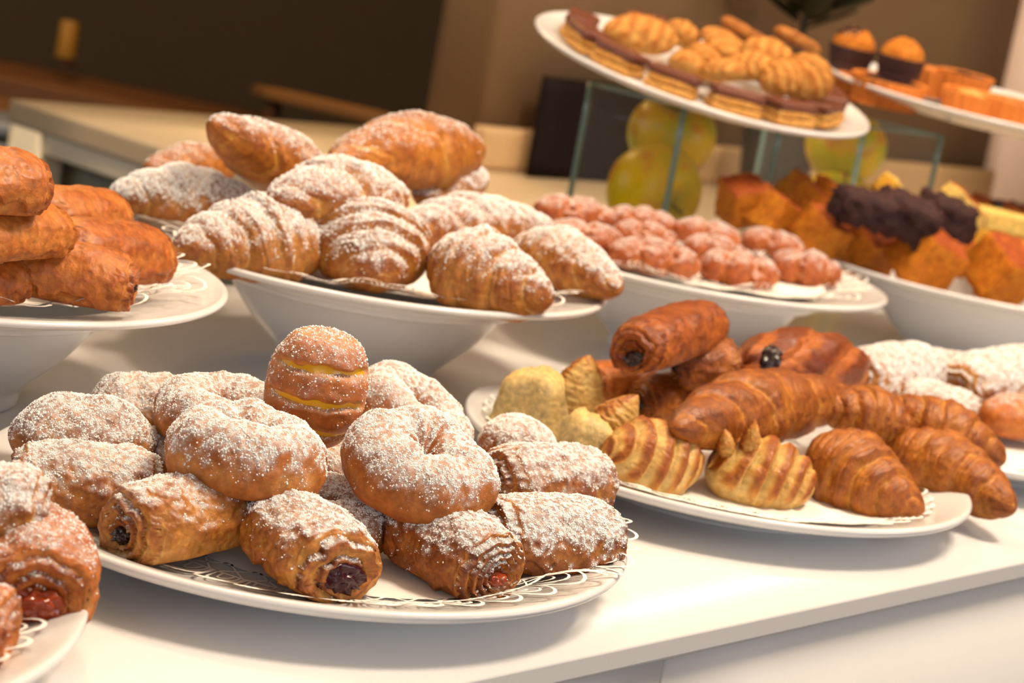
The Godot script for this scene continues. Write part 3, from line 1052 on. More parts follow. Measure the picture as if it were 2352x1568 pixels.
func folded(label: String, block: Vector3, size: Vector3, yaw: float, fin: Vector3, fl: float, fy: float, fz: float, lean: float, sd: int) -> void:
	var bs := Basis(Vector3.UP, yaw)
	var g := rbox(size * 2.0, 0.009, 16, 0.004, sd, [lin(0.93, 0.82, 0.56), lin(0.92, 0.78, 0.49), lin(0.86, 0.66, 0.34)], [lin(0.94, 0.84, 0.60), lin(0.93, 0.81, 0.54), lin(0.90, 0.74, 0.44)], 0.18)
	for i in g.p.size():
		var q: Vector3 = g.p[i]
		var k: float = q.y / (size.y * 2.0)
		q.x *= 1.06 - 0.32 * k
		q.z *= 1.06 - 0.40 * k
		q.y += 0.006 * sin(q.x * 90.0 + sd) * k
		g.p[i] = q
	var o := thing("folded_pastry", label, "pastry", Transform3D(bs, block - Vector3(0, size.y, 0)), "pale folded pastries on the right plate")
	part("dough", mesh_of(g), M.flaky, o)
	var f := loaf_skin(fl, fy, fz, 0.75, 0.9, "edge", sd + 100, M.c_pale, 0.8, 0.30, 3.0, 0.10)
	var fb := Basis(Vector3.BACK, PI / 2 + lean) * Basis(Vector3.RIGHT, 0.5)
	part("folded_fin", mesh_of(f), M.flaky, o, Transform3D(fb, bs.inverse() * (fin - (block - Vector3(0, size.y, 0))) + fb.y * f.low))


func corner_plate() -> void:
	var gp := "rolls on the lower left plate"
	filled_roll("sugared_roll", "blurred sugared roll at the top of the lower left pile", gp, Vector3(-0.1708, 0.0500, -0.7495), Vector3(-0.2116, 0.0500, -0.7418), 0.0205, 0.0230, 51, M.c_puff, M.flaky, snow(51, 1.8, 0.0, 0.7), "", 0.8, 0.55)
	filled_roll("apricot_roll", "blurred roll with shiny apricot jam end in the lower left corner", gp, Vector3(-0.1600, 0.0280, -0.7130), Vector3(-0.1790, 0.0340, -0.7640), 0.0240, 0.0255, 52, M.c_glaze, M.flaky, snow(52, 0.8, 0.3, 1.0, 0.3), "apricot", 0.9, 0.55, 0.0, 0.30, Vector3(0, -0.001, 0), 4.5)
	filled_roll("glazed_roll", "blurred glazed roll cut off by the left edge in the lower corner", gp, Vector3(-0.1610, 0.0260, -0.6721), Vector3(-0.1875, 0.0280, -0.6712), 0.0210, 0.0230, 53, M.c_glaze, M.flaky, snow(53, 0.6, 0.3, 1.0, 0.2), "", 0.8, 0.5)


func far_plate() -> void:
	var gp := "sugared rolls on the far right plate"
	var s := [1.6, -0.25, 0.45, 0.8]
	filled_roll("sugared_roll", "white sugared roll just right of the pleated chocolate roll", gp, Vector3(0.2502, 0.0460, -1.3976), Vector3(0.3235, 0.0460, -1.4937), 0.0240, 0.0250, 61, M.c_puff, M.flaky, snow(61, 1.6, -0.3, 0.4, 0.85), "", 0.7, 0.5, 0.7)
	filled_roll("sugared_roll", "sugared roll with a split brown side, second on the far right plate", gp, Vector3(0.3148, 0.0440, -1.5038), Vector3(0.3618, 0.0440, -1.5119), 0.0190, 0.0220, 62, M.c_puff, M.flaky, snow(62, 1.2, -0.1, 0.7, 0.5), "", 0.7, 0.6)
	filled_roll("sugared_roll", "white sugared roll lying in front, above the croissant beside the far plate", gp, Vector3(0.2843, 0.0360, -1.4269), Vector3(0.3438, 0.0340, -1.4111), 0.0170, 0.0190, 63, M.c_puff, M.flaky, snow(63, 1.8, -0.4, 0.3, 0.9), "", 0.7, 0.4)
	filled_roll("sugared_roll", "white sugared roll behind the orange bun at the right edge", gp, Vector3(0.3358, 0.0440, -1.4573), Vector3(0.4318, 0.0500, -1.5792), 0.0240, 0.0260, 64, M.c_puff, M.flaky, snow(64, 1.8, -0.3, 0.4, 0.85), "", 0.7, 0.4)
	var g := loaf_skin(0.032, 0.0185, 0.024, 0.4, 1.0, "plain", 65, M.c_glaze, 0.7, 0.55)
	var a := Vector3(0.3421, 0.0320, -1.4084)
	var b := Vector3(0.4170, 0.0320, -1.4707)
	pastry("glazed_bun", "shiny orange bun at the right edge of the far right plate", "bun", "", g, along(a, b), (a + b) * 0.5, M.glaze, snow(65, 0.4, 0.6, 1.1, 0.35))


func left_bowl() -> void:
	var gp := "orange glazed rolls in the left bowl"
	var no := {}
	filled_roll("glazed_roll", "orange glazed roll with a chocolate dot at its right end, front of the left bowl", gp, Vector3(-0.1992, 0.0970, -1.0035), Vector3(-0.2668, 0.0990, -0.9945), 0.0190, 0.0220, 71, M.c_glaze, M.glaze, no, "chocolate", 0.9, 0.5, 0.1, 0.15, Vector3(0.0005, 0.001, -0.007), 3.5)
	filled_roll("glazed_roll", "orange glazed roll behind the chocolate dotted one, right side of the left bowl", gp, Vector3(-0.2076, 0.0970, -1.1007), Vector3(-0.2513, 0.1040, -1.0323), 0.0200, 0.0220, 72, M.c_glaze, M.glaze, no, "", 0.8, 0.6)
	filled_roll("glazed_roll", "orange glazed roll at the back right of the left bowl", gp, Vector3(-0.2458, 0.1080, -1.1489), Vector3(-0.2780, 0.1120, -1.0813), 0.0180, 0.0210, 73, M.c_glaze, M.glaze, no, "", 0.7, 0.5)
	filled_roll("glazed_roll", "orange glazed roll in the second layer, cut off by the left edge", gp, Vector3(-0.2417, 0.1220, -0.9917), Vector3(-0.2736, 0.1220, -0.9244), 0.0165, 0.0210, 74, M.c_glaze, M.glaze, no, "", 0.8, 0.45)
	filled_roll("glazed_roll", "topmost orange glazed roll of the left bowl", gp, Vector3(-0.2454, 0.1480, -0.9573), Vector3(-0.2783, 0.1480, -0.9225), 0.0190, 0.0220, 75, M.c_glaze, M.glaze, no, "", 0.8, 0.5)
	filled_roll("glazed_roll", "orange glazed roll end at the left edge beside the lace", gp, Vector3(-0.2547, 0.0940, -0.9862), Vector3(-0.2870, 0.0940, -0.9562), 0.0160, 0.0190, 76, M.c_glaze, M.glaze, no, "", 0.7, 0.55)


func croissant_bowl() -> void:
	var gp := "sugar dusted croissants in the middle bowl"
	croissant("sugared croissant with its tip towards the left front of the middle bowl", gp, Vector3(-0.2186, 0.0900, -1.1949), Vector3(-0.1311, 0.0980, -1.2558), 0.0322, 0.0350, 0.008, 81, M.c_puff, M.flaky, snow(81, 0.9, 0.05, 0.8, 0.6, 0.0002, 0.0007), 1.0, 0.42, 0.0, 3.2, 0.25)
	croissant("white sugared croissant lying along the left rim of the middle bowl", gp, Vector3(-0.2835, 0.1000, -1.2973), Vector3(-0.1900, 0.1060, -1.3355), 0.0226, 0.0271, 0.004, 82, M.c_puff, M.flaky, snow(82, 1.1, -0.2, 0.5, 0.85, 0.0002, 0.0007), 0.9, 0.45, 0.0, 2.2)
	croissant("plain croissant half hidden behind the white one at the far left", gp, Vector3(-0.2792, 0.1080, -1.3867), Vector3(-0.2309, 0.1080, -1.4898), 0.0180, 0.0200, 0.0, 83, M.c_croi, M.flaky, snow(83, 0.2, 0.4, 1.0, 0.2, 0.0002, 0.0007), 0.6, 0.42)
	croissant("croissant with its thin tip pointing up left at the top of the bowl", gp, Vector3(-0.2201, 0.1600, -1.2813), Vector3(-0.1552, 0.1140, -1.3800), 0.0271, 0.0305, 0.0, 84, M.c_croi, M.flaky, snow(84, 0.5, 0.3, 1.0, 0.4, 0.0002, 0.0007), 0.8, 0.45, 0.0, 2.6, 0.35)
	croissant("sugared croissant lying across the middle of the heap with folded right end", gp, Vector3(-0.1646, 0.1240, -1.2236), Vector3(-0.0915, 0.1260, -1.3368), 0.0294, 0.0339, 0.0, 85, M.c_puff, M.flaky, snow(85, 0.8, 0.1, 0.85, 0.5, 0.0002, 0.0007), 0.9, 0.5, 0.0, 1.8)
	croissant("large puffed croissant on the top right of the heap, tip to the right", gp, Vector3(-0.1396, 0.1460, -1.3071), Vector3(-0.0547, 0.1460, -1.5536), 0.0322, 0.0350, 0.0, 86, M.c_croi, M.flaky, snow(86, 0.15, 0.5, 1.1, 0.25, 0.0002, 0.0007), 0.9, 0.40, 0.0, 1.8, 0.1)
	croissant("croissant end peeping out under the large puffed one on the right", gp, Vector3(-0.0859, 0.1200, -1.4102), Vector3(-0.0483, 0.1240, -1.5730), 0.0203, 0.0226, 0.0, 87, M.c_puff, M.flaky, snow(87, 0.8, 0.0, 0.8, 0.5, 0.0002, 0.0007), 0.6, 0.5)
	croissant("sugared croissant seen end on with two curled lobes at the front rim", gp, Vector3(-0.0945, 0.0900, -1.2120), Vector3(-0.1065, 0.1130, -1.2900), 0.0320, 0.0420, 0.004, 88, M.c_puff, M.flaky, snow(88, 0.9, 0.0, 0.8, 0.55, 0.0002, 0.0007), 1.0, 0.45, 0.0, 3.4, 0.1)
	croissant("sugared croissant with its brown tip over the right front rim of the middle bowl", gp, Vector3(-0.0628, 0.1020, -1.2549), Vector3(0.0195, 0.0920, -1.2240), 0.0322, 0.0350, -0.006, 89, M.c_puff, M.flaky, snow(89, 0.9, 0.2, 0.9, 0.5, 0.0002, 0.0007), 1.0, 0.42, 0.0, 3.0, -0.25)
	croissant("sugared croissant lying behind, level, between the middle bowl and the dough twists", gp, Vector3(-0.0953, 0.1060, -1.3323), Vector3(0.0112, 0.1040, -1.4948), 0.0243, 0.0271, 0.006, 90, M.c_puff, M.flaky, snow(90, 0.8, 0.1, 0.8, 0.5, 0.0002, 0.0007), 0.9, 0.55, 0.0, 3.0)
	croissant("small sugared croissant at the right rim, tip over the edge", gp, Vector3(-0.0066, 0.1040, -1.3749), Vector3(0.0672, 0.0950, -1.3049), 0.0243, 0.0271, 0.004, 91, M.c_puff, M.flaky, snow(91, 0.8, 0.2, 0.9, 0.5, 0.0002, 0.0007), 0.9, 0.42, 0.0, 2.4, -0.3)


func sugared_bowl() -> void:
	var gp := "sugared fried dough twists in the third bowl"
	var rows := [
		[Vector3(0.0333, 0.1000, -1.6346), 0.30, 0.0185, 0.0130, 1.55, "sugared dough twist at the far left, next to the middle bowl"],
		[Vector3(0.0931, 0.0960, -1.7037), 0.25, 0.0160, 0.0110, 1.55, "sugared dough twist at the back, below the first yellow apple"],
		[Vector3(0.0414, 0.0920, -1.5469), 0.35, 0.0180, 0.0130, 1.55, "sugared dough twist behind the small croissant's tip"],
		[Vector3(0.0924, 0.0940, -1.6130), 0.2, 0.0150, 0.0115, 1.45, "sugared dough twist in the centre of the bowl's left half"],
		[Vector3(0.0991, 0.0880, -1.5352), 0.25, 0.0200, 0.0140, 1.50, "large sugared dough twist at the left front of the third bowl"],
		[Vector3(0.1510, 0.0930, -1.7123), 0.1, 0.0170, 0.0120, 1.45, "pale sugared dough twist at the back centre of the third bowl"],
		[Vector3(0.1525, 0.0910, -1.6256), 0.1, 0.0150, 0.0115, 1.4, "sugared dough twist in the very middle of the third bowl"],
		[Vector3(0.1696, 0.0870, -1.5660), 0.2, 0.0190, 0.0145, 1.40, "sugared dough twist at the front rim of the third bowl"],
		[Vector3(0.2130, 0.0910, -1.7458), -0.1, 0.0170, 0.0120, 1.35, "sugared dough twist at the back right beside the lace"],
		[Vector3(0.2326, 0.0870, -1.6405), 0.15, 0.0180, 0.0150, 1.35, "sugared dough twist at the right end of the third bowl"],
	]
	var k := 0
	for q in rows:
		k += 1
		var g := loaf_skin(q[2] * q[4] * 1.28, q[3] * 1.22, q[2] * 1.05, 0.36, 1.0, "lobed", 100 + k, M.c_pink, 0.7, 0.5, 2.0 + 0.5 * (k % 3), 0.26)
		var b := Basis(Vector3.UP, q[1]) * Basis(Vector3.BACK, -0.03)
		pastry("dough_twist", q[5], "pastry", gp, g, b, q[0], M.glaze, snow(100 + k, 0.25, 0.25, 1.0, 0.40, 0.0002, 0.0005))


func cake_piece(called: String, label: String, cat: String, gp: String, c: Vector3, size: Vector3, e: Vector3, sd: int, top: Array, side: Array, lump: float, r: float, m: Material) -> Node3D:
	var g := rbox(size, r, 14, lump, sd, top, side)
	var b := Basis.from_euler(e)
	var o := thing(called, label, cat, frame(b, c, g), gp)
	part("crumb", mesh_of(g), m, o)
	return o


func cake_bowl() -> void:
	var gp := "orange cake cubes in the right bowl"
	var rows := [
		[Vector3(0.1870, 0.1180, -1.8131), Vector3(0.0377, 0.0410, 0.0361), Vector3(0.35, 0.5, 0.30), "orange cake cube at the left end, its corner pointing up"],
		[Vector3(0.2130, 0.1120, -1.8070), Vector3(0.0410, 0.0394, 0.0377), Vector3(0.25, 0.9, -0.35), "orange cake cube leaning against the leftmost cube"],
		[Vector3(0.2502, 0.1220, -1.9128), Vector3(0.0377, 0.0361, 0.0361), Vector3(0.2, 0.4, -0.65), "orange cake cube at the back, in front of the second apples"],
		[Vector3(0.2834, 0.1200, -1.9332), Vector3(0.0361, 0.0361, 0.0361), Vector3(0.2, 0.9, -0.3), "small orange cake cube left of the dark brownie"],
		[Vector3(0.2610, 0.1040, -1.7942), Vector3(0.0426, 0.0394, 0.0377), Vector3(0.5, 0.7, -0.25), "orange cake cube behind the right end of the dough twists"],
		[Vector3(0.3161, 0.0980, -1.8475), Vector3(0.0581, 0.0500, 0.0500), Vector3(0.65, 0.75, 0.15), "orange cake cube with a tall peak at the centre of the right bowl"],
		[Vector3(0.3618, 0.0990, -1.7952), Vector3(0.0481, 0.0540, 0.0460), Vector3(0.45, 0.35, -0.35), "orange cake cube leaning right at the front rim"],
		[Vector3(0.4353, 0.0980, -1.8146), Vector3(0.0560, 0.0500, 0.0500), Vector3(0.55, 0.65, -0.15), "orange cake cube at the right edge of the picture"],
		[Vector3(0.4276, 0.0940, -1.9158), Vector3(0.0377, 0.0361, 0.0361), Vector3(0.1, 0.3, 0.1), "orange cake cube tucked between the two front cubes"],
	]
	var k := 0
	for q in rows:
		k += 1
		cake_piece("cake_cube", q[3], "cake", gp, q[0], q[1], q[2], 120 + k, M.c_crust, M.c_sponge, 0.004, 0.005, M.cake)
	var dark := [lin(0.20, 0.10, 0.09), lin(0.26, 0.14, 0.13), lin(0.32, 0.18, 0.16)]
	var bg := "dark chocolate brownies in the right bowl"
	cake_piece("brownie", "rough dark brownie lying behind the peaked orange cube", "cake", bg, Vector3(0.2910, 0.1360, -1.7678), Vector3(0.056, 0.030, 0.034), Vector3(0.1, 0.1, -0.15), 141, dark, dark, 0.009, 0.010, M.cake)
	cake_piece("brownie", "long dark brownie bar sloping to the right", "cake", bg, Vector3(0.3336, 0.1320, -1.7911), Vector3(0.062, 0.038, 0.036), Vector3(0.2, -0.15, -0.25), 142, dark, dark, 0.009, 0.010, M.cake)
	cake_piece("brownie", "dark brownie end piece next to the yellow cream slab", "cake", bg, Vector3(0.3727, 0.1300, -1.8145), Vector3(0.050, 0.046, 0.036), Vector3(0.1, 0.3, -0.2), 143, dark, dark, 0.009, 0.009, M.cake)
	# yellow slices with a baked top
	var yellow := [lin(0.94, 0.74, 0.26), lin(0.92, 0.68, 0.20), lin(0.88, 0.60, 0.14)]
	var cream := [lin(0.98, 0.84, 0.48), lin(0.97, 0.82, 0.44), lin(0.95, 0.78, 0.40)]
	var yg := "yellow cream slices in the right bowl"
	var o := cake_piece("cream_slice", "long yellow cream slab at the right edge above the cake cubes", "cake", yg, Vector3(0.4647, 0.1120, -1.9294), Vector3(0.110, 0.022, 0.05), Vector3(0, -0.05, -0.02), 151, yellow, yellow, 0.002, 0.003, M.cake)
	var tg := rbox(Vector3(0.110, 0.020, 0.05), 0.004, 10, 0.002, 152, cream, cream)
	part("cream_layer", mesh_of(tg), M.cake, o, Transform3D(Basis(), Vector3(0, 0.0215, 0)))
	cake_piece("cream_slice", "small pale yellow wedge poking up behind the brownie", "cake", yg, Vector3(0.3349, 0.1420, -1.8888), Vector3(0.036, 0.022, 0.03), Vector3(0.1, 0.2, -0.7), 153, cream, yellow, 0.002, 0.004, M.cake)
	cake_piece("cream_slice", "yellow wedge with orange crust right of the dark brownies", "cake", yg, Vector3(0.3904, 0.1380, -1.8518), Vector3(0.046, 0.040, 0.034), Vector3(0.1, 0.2, -0.6), 154, M.c_crust, cream, 0.003, 0.005, M.cake)
	var p := cake_piece("cream_slice", "orange topped slice with brown bits at the back right of the cake bowl", "cake", yg, Vector3(0.5070, 0.1200, -2.1717), Vector3(0.070, 0.024, 0.045), Vector3(0.05, 0.1, -0.05), 155, M.c_crust, M.c_sponge, 0.006, 0.006, M.cake)
	for q in [Vector3(-0.012, 0.026, 0.014), Vector3(0.010, 0.026, 0.008)]:
		part("topping", blob_mesh(7, Vector3(0.010, 0.005, 0.007)), M.chocolate, p, Transform3D(Basis(), q))


# ------------------------------------------------------------------ glass cubes, apples and the upper plates
func glass_cube(label: String, c: Vector3, side: float, high: float, yaw: float) -> void:
	var o := thing("glass_cube_vase", label, "glass vase", Transform3D(Basis(Vector3.UP, yaw), c), "glass cubes holding apples")
	var g := mat(Color(0.93, 0.98, 0.95, 0.015), 0.0, 0.12)
	g.transparency = BaseMaterial3D.TRANSPARENCY_ALPHA
	var edge := mat(Color(0.46, 0.55, 0.50), 0.2, 0.5)
	var h := side * 0.5
	for k in 4:
		var b := Basis(Vector3.UP, k * PI / 2)
		part("pane", slab(Vector3(side - 0.012, high - 0.006, 0.003), 0.0005), g, o, Transform3D(b, b * Vector3(0, high * 0.5 + 0.002, h - 0.0015)))
		part("edge", slab(Vector3(0.0046, high, 0.0046), 0.001), edge, o, Transform3D(b, b * Vector3(h - 0.002, high * 0.5, h - 0.002)))
		part("rim", slab(Vector3(side - 0.010, 0.003, 0.004), 0.001), edge, o, Transform3D(b, b * Vector3(0, high - 0.0016, h - 0.002)))
	part("base", slab(Vector3(side - 0.012, 0.004, side - 0.012), 0.001), edge, o, Transform3D(Basis(), Vector3(0, 0.0022, 0)))


func apple(label: String, c: Vector3, r: float, e: Vector3, sd: int) -> void:
	var g := Crust.new()
	g.nu = 60
	g.nv = 72
	for i in g.nu:
		var a := PI * i / (g.nu - 1)
		var top := exp(-pow(a / 0.42, 2.0))
		var bot := exp(-pow((PI - a) / 0.36, 2.0))
		for j in g.nv:
			var v := TAU * j / g.nv
			var rr := r * (1.0 - 0.07 * sin(a * 0.5) * sin(a * 0.5)) * (1.0 + 0.018 * cos(v * 5.0) * smoothstep(1.2, 3.0, a))
			var y := cos(a) * r * 0.92 - r * 0.34 * top + r * 0.20 * bot
			g.p.append(Vector3(sin(a) * cos(v) * rr, y, sin(a) * sin(v) * rr))
			var n := nz.get_noise_3d(cos(v) * 0.8 + sd * 6.0, a * 0.8, sin(v) * 0.8)
			var base := lin(0.74, 0.70, 0.08).lerp(lin(0.90, 0.72, 0.07), clampf(smoothstep(-0.35, 0.35, n) + (0.6 if sd == 1 else 0.0), 0.0, 1.0))
			base = base.lerp(lin(0.86, 0.52, 0.12), 0.8 * smoothstep(0.15, 0.6, nz.get_noise_3d(cos(v) + sd * 2.0, a, sin(v) + 9.0)))
			base = base.lerp(lin(0.45, 0.50, 0.10), 0.6 * top + 0.4 * bot)
			g.c.append(base)
	seal(g)
	var b := Basis.from_euler(e)
	var o := thing("apple", label, "apple", Transform3D(b, c - b.y * (r * 0.92)), "yellow apples in the glass cubes")
	var m := mat(Color.WHITE, 0.38, 0.35)
	m.vertex_color_use_as_albedo = true
	var fl := part("flesh", mesh_of(g), m, o)
	part("stem", lathe([Vector2(0, 0), Vector2(0.0014, 0), Vector2(0.0012, 0.012), Vector2(0.0018, 0.016), Vector2(0, 0.0165)], 10), mat(Color(0.25, 0.17, 0.08), 0.8), fl, Transform3D(Basis(Vector3.BACK, 0.2), Vector3(0, r * 1.42, 0)))
	part("calyx", blob_mesh(3, Vector3(r * 0.10, r * 0.05, r * 0.10), 0.6), mat(Color(0.22, 0.18, 0.08), 0.9), fl, Transform3D(Basis(), Vector3(0, r * 0.18, 0)))


func upper_stands() -> void:
	glass_cube("glass cube vase holding two yellow apples under the biscuit plate", Vector3(0.127, 0.0004, -1.955), 0.140, 0.192, 0.72)
	glass_cube("glass cube vase farther right holding yellow apples under the tart plate", Vector3(0.330, 0.0004, -2.185), 0.140, 0.192, 0.75)
	apple("yellow apple upside down in the first glass cube, calyx towards the viewer", Vector3(0.1148, 0.0989, -1.9250), 0.050, Vector3(1.9, 0.0, -0.7), 1)
	apple("yellow green apple on top in the first glass cube, just under the biscuit plate", Vector3(0.1213, 0.1581, -1.9850), 0.0465, Vector3(0.3, 0.4, 0.1), 2)
	apple("yellow apple at the middle of the second glass cube, mostly behind the cake cubes", Vector3(0.3258, 0.0987, -2.1550), 0.047, Vector3(0.2, 1.0, 0.2), 3)
	apple("yellow green apple on top in the second glass cube, under the tart plate", Vector3(0.3293, 0.1648, -2.2120), 0.047, Vector3(0.1, 1.9, -0.2), 4)
	apple("small apple at the bottom of the second glass cube, under the other two", Vector3(0.327, 0.0320, -2.165), 0.028, Vector3(0.2, 0.5, 0.1), 5)
	apple("small apple at the bottom of the first glass cube, under the other two", Vector3(0.117, 0.0320, -1.935), 0.028, Vector3(0.1, 0.2, 0.1), 6)
	var up_mesh := lathe([Vector2(0, 0.002), Vector2(0.09, 0.002), Vector2(0.1, 0.0), Vector2(0.13, 0.006), Vector2(0.16, 0.0135), Vector2(0.168, 0.0170), Vector2(0.1695, 0.0195), Vector2(0.167, 0.0212), Vector2(0.160, 0.0185), Vector2(0.13, 0.0105), Vector2(0.1, 0.007), Vector2(0.0, 0.0065)], 128)
	# biscuit plate, tipped towards the guests
	var ub := Basis.from_euler(Vector3(0.150, 0, -0.118))
	var uc := Vector3(0.1345, 0.2224, -1.9200)
	var ut := Transform3D(ub, uc - ub.y * 0.018)
	solo("serving_plate", up_mesh, M.china, "white plate of chocolate biscuits and cookies tilted on the first glass cube", "plate", ut, "white plates raised on glass cubes")
	var vb := Basis.from_euler(Vector3(0.080, 0, -0.035))
	var vc := Vector3(0.4516, 0.2363, -2.1600)
	var vt := Transform3D(vb, vc - vb.y * 0.018)
	solo("serving_plate", up_mesh, M.china, "white plate of muffins and tarts on the second glass cube", "plate", vt, "white plates raised on glass cubes")
	# biscuits round the rim
	var bis := [lin(0.92, 0.72, 0.40), lin(0.88, 0.63, 0.31), lin(0.80, 0.52, 0.22)]
	var cho := [lin(0.34, 0.18, 0.13), lin(0.40, 0.22, 0.16), lin(0.45, 0.26, 0.18)]
	var base_g := rbox(Vector3(0.048, 0.0075, 0.030), 0.003, 8, 0.0015, 1, bis, bis)
	var mid_g := rbox(Vector3(0.046, 0.006, 0.028), 0.0025, 8, 0.0015, 2, bis, bis)
	var top_g := rbox(Vector3(0.049, 0.0085, 0.031), 0.0035, 8, 0.0015, 3, cho, cho)
	var bmesh := mesh_of(base_g)
	var mmesh := mesh_of(mid_g)
	var tmesh := mesh_of(top_g)
	var brown := mat(Color.WHITE, 0.4, 0.4)
	brown.vertex_color_use_as_albedo = true
	var where := ["at the far left end of the rim", "second from the left along the rim", "third from the left along the rim", "left of the centre of the front rim", "at the centre of the front rim", "right of the centre of the front rim", "next to the right end of the rim", "at the right end of the rim", "at the back right, inside the rim", "at the back, under the cookies", "at the back left, beside the big cookie"]
	for k in 11:
		var an := PI * (1.03 - 0.148 * k) if k < 8 else -0.15 - 0.55 * (k - 8)
		if k >= 9:
			an = -PI * (0.35 + 0.3 * (k - 9))
		var rr := 0.128
		var lp := Vector3(cos(an) * rr, 0.0135, sin(an) * rr)
		var lb := Basis(Vector3.UP, -an + PI / 2) * Basis(Vector3.RIGHT, -0.12)
		var o := thing("chocolate_biscuit", "chocolate topped layered biscuit " + where[k] + " of the raised plate", "biscuit", ut * Transform3D(lb, lp), "chocolate topped biscuits on the raised plate")
		part("biscuit_base", bmesh, M.cake, o)
		part("biscuit_layer", mmesh, M.cake, o, Transform3D(Basis(), Vector3(0, 0.0078, 0)))
		part("chocolate_top", tmesh, brown, o, Transform3D(Basis(), Vector3(0, 0.0138, 0)))
	var gold := [lin(0.91, 0.69, 0.37), lin(0.85, 0.58, 0.26), lin(0.74, 0.44, 0.16)]
	var rows := [
		[1470, 82, 0.040, 0.020, 0.026, "large golden piped cookie at the left of the raised plate", -1.90],
		[1568, 82, 0.024, 0.014, 0.018, "golden cookie standing up behind the large left one", -1.96],
		[1578, 150, 0.022, 0.014, 0.018, "golden cookie in front of the large left one", -1.86],
		[1665, 105, 0.040, 0.012, 0.020, "long golden cookie at the middle of the raised plate", -1.93],
		[1660, 165, 0.024, 0.013, 0.018, "round golden cookie just behind the front rim", -1.85],
		[1722, 155, 0.024, 0.016, 0.020, "curled golden cookie right of the round one", -1.86],
		[1765, 130, 0.030, 0.018, 0.022, "ridged golden cookie at the centre of the heap", -1.90],
		[1795, 180, 0.024, 0.018, 0.020, "upright golden cookie in front of the big ridged one", -1.85],
		[1850, 180, 0.026, 0.024, 0.026, "big ridged golden cookie at the right of the heap", -1.87],
		[1620, 128, 0.026, 0.012, 0.018, "golden cookie lying behind the middle of the heap", -1.92],
	]
	var k := 0
	for q in rows:
		k += 1
		var g := loaf_skin(q[2], q[3], q[4], 0.5, 1.0, "ridged", 160 + k, gold, 0.5, 0.35, 5.0, 0.16)
		var at: Vector3 = [Vector3(0.0681, 0.2476, -1.9000), Vector3(0.1116, 0.2534, -1.9600), Vector3(0.1152, 0.2295, -1.8600), Vector3(0.1521, 0.2519, -1.9300), Vector3(0.1485, 0.2298, -1.8500), Vector3(0.1734, 0.2379, -1.8600), Vector3(0.1926, 0.2499, -1.9000), Vector3(0.2035, 0.2336, -1.8500), Vector3(0.2279, 0.2369, -1.8700), Vector3(0.1346, 0.2394, -1.9200)][k - 1]
		pastry("cookie", q[5], "cookie", "golden cookies heaped on the raised plate", g, ub * Basis(Vector3.UP, 0.5 * k) * Basis(Vector3.BACK, -0.2 + 0.3 * sin(k * 2.0)), at, M.cake)
	var fl := 0
	for q in [[Vector3(0.1764, 0.2655, -1.9700), "brown filled cookie at the back centre of the raised plate"], [Vector3(0.2228, 0.2681, -1.9500), "brown cookie with a dark red jam dot at the back right of the raised plate"]]:
		fl += 1
		var g := ring_skin(0.012, 0.008, 0.007, 175 + fl, M.c_puff, 0.4, 0.55, 1.7)
		var o := pastry("filled_cookie", q[1], "cookie", "", g, ub * Basis(Vector3.UP, 0.4 * fl) * Basis(Vector3.BACK, -0.25), q[0], M.cake)
		part("jam_filling", blob_mesh(fl, Vector3(0.010, 0.005, 0.007)), M.jam if fl == 2 else M.chocolate, o, Transform3D(Basis(), Vector3(0.006, 0.009, 0)))
	# second raised plate
	var i := 0
	for q in [[Vector3(0.3073, 0.2643, -2.1700), "muffin in a dark paper cup, left of the two"], [Vector3(0.3546, 0.2632, -2.1300), "muffin in a dark paper cup with a round golden top, right of the two"]]:
		i += 1
		var o := thing("muffin", q[1], "muffin", Transform3D(vb, q[0] - Vector3(0, 0.026, 0)), "muffins on the second raised plate")
		part("paper_cup", lathe([Vector2(0, 0.0), Vector2(0.019, 0.0), Vector2(0.022, 0.015), Vector2(0.0255, 0.030), Vector2(0.0245, 0.030), Vector2(0.021, 0.015), Vector2(0, 0.012)], 96, 0.03, 24), mat(Color(0.22, 0.10, 0.08), 0.7), o)
		var g := loaf_skin(0.0235, 0.0200, 0.0235, 0.5, 1.0, "lumpy", 180 + i, [lin(0.90, 0.60, 0.18), lin(0.84, 0.46, 0.10), lin(0.62, 0.28, 0.08)], 0.5, 0.35, 4.0, 0.10)
		var mt := part("muffin_top", mesh_of(g), M.cake, o, Transform3D(Basis(), Vector3(0, 0.017, 0)))
		if i == 1:
			part("chocolate_swirl", blob_mesh(9, Vector3(0.014, 0.009, 0.012), 0.5), M.chocolate, mt, Transform3D(Basis(), Vector3(-0.004, 0.026, 0.004)))
	var tarts := [
		[Vector3(0.3408, 0.2302, -2.0900), 0.040, "fluted brown tart at the left front of the second raised plate"],
		[Vector3(0.3088, 0.2282, -2.1600), 0.030, "small tart with a dark filling below the left muffin"],
		[Vector3(0.4054, 0.2465, -2.1700), 0.030, "tart with an orange rim at the back of the second raised plate"],
		[Vector3(0.4301, 0.2483, -2.1500), 0.030, "tart with a dark centre right of the back one"],
		[Vector3(0.4296, 0.2324, -2.0700), 0.036, "fluted tart in the middle of the front rim"],
		[Vector3(0.4668, 0.2321, -2.0600), 0.034, "orange brown tart at the right edge of the second raised plate"],
	]
	i = 0
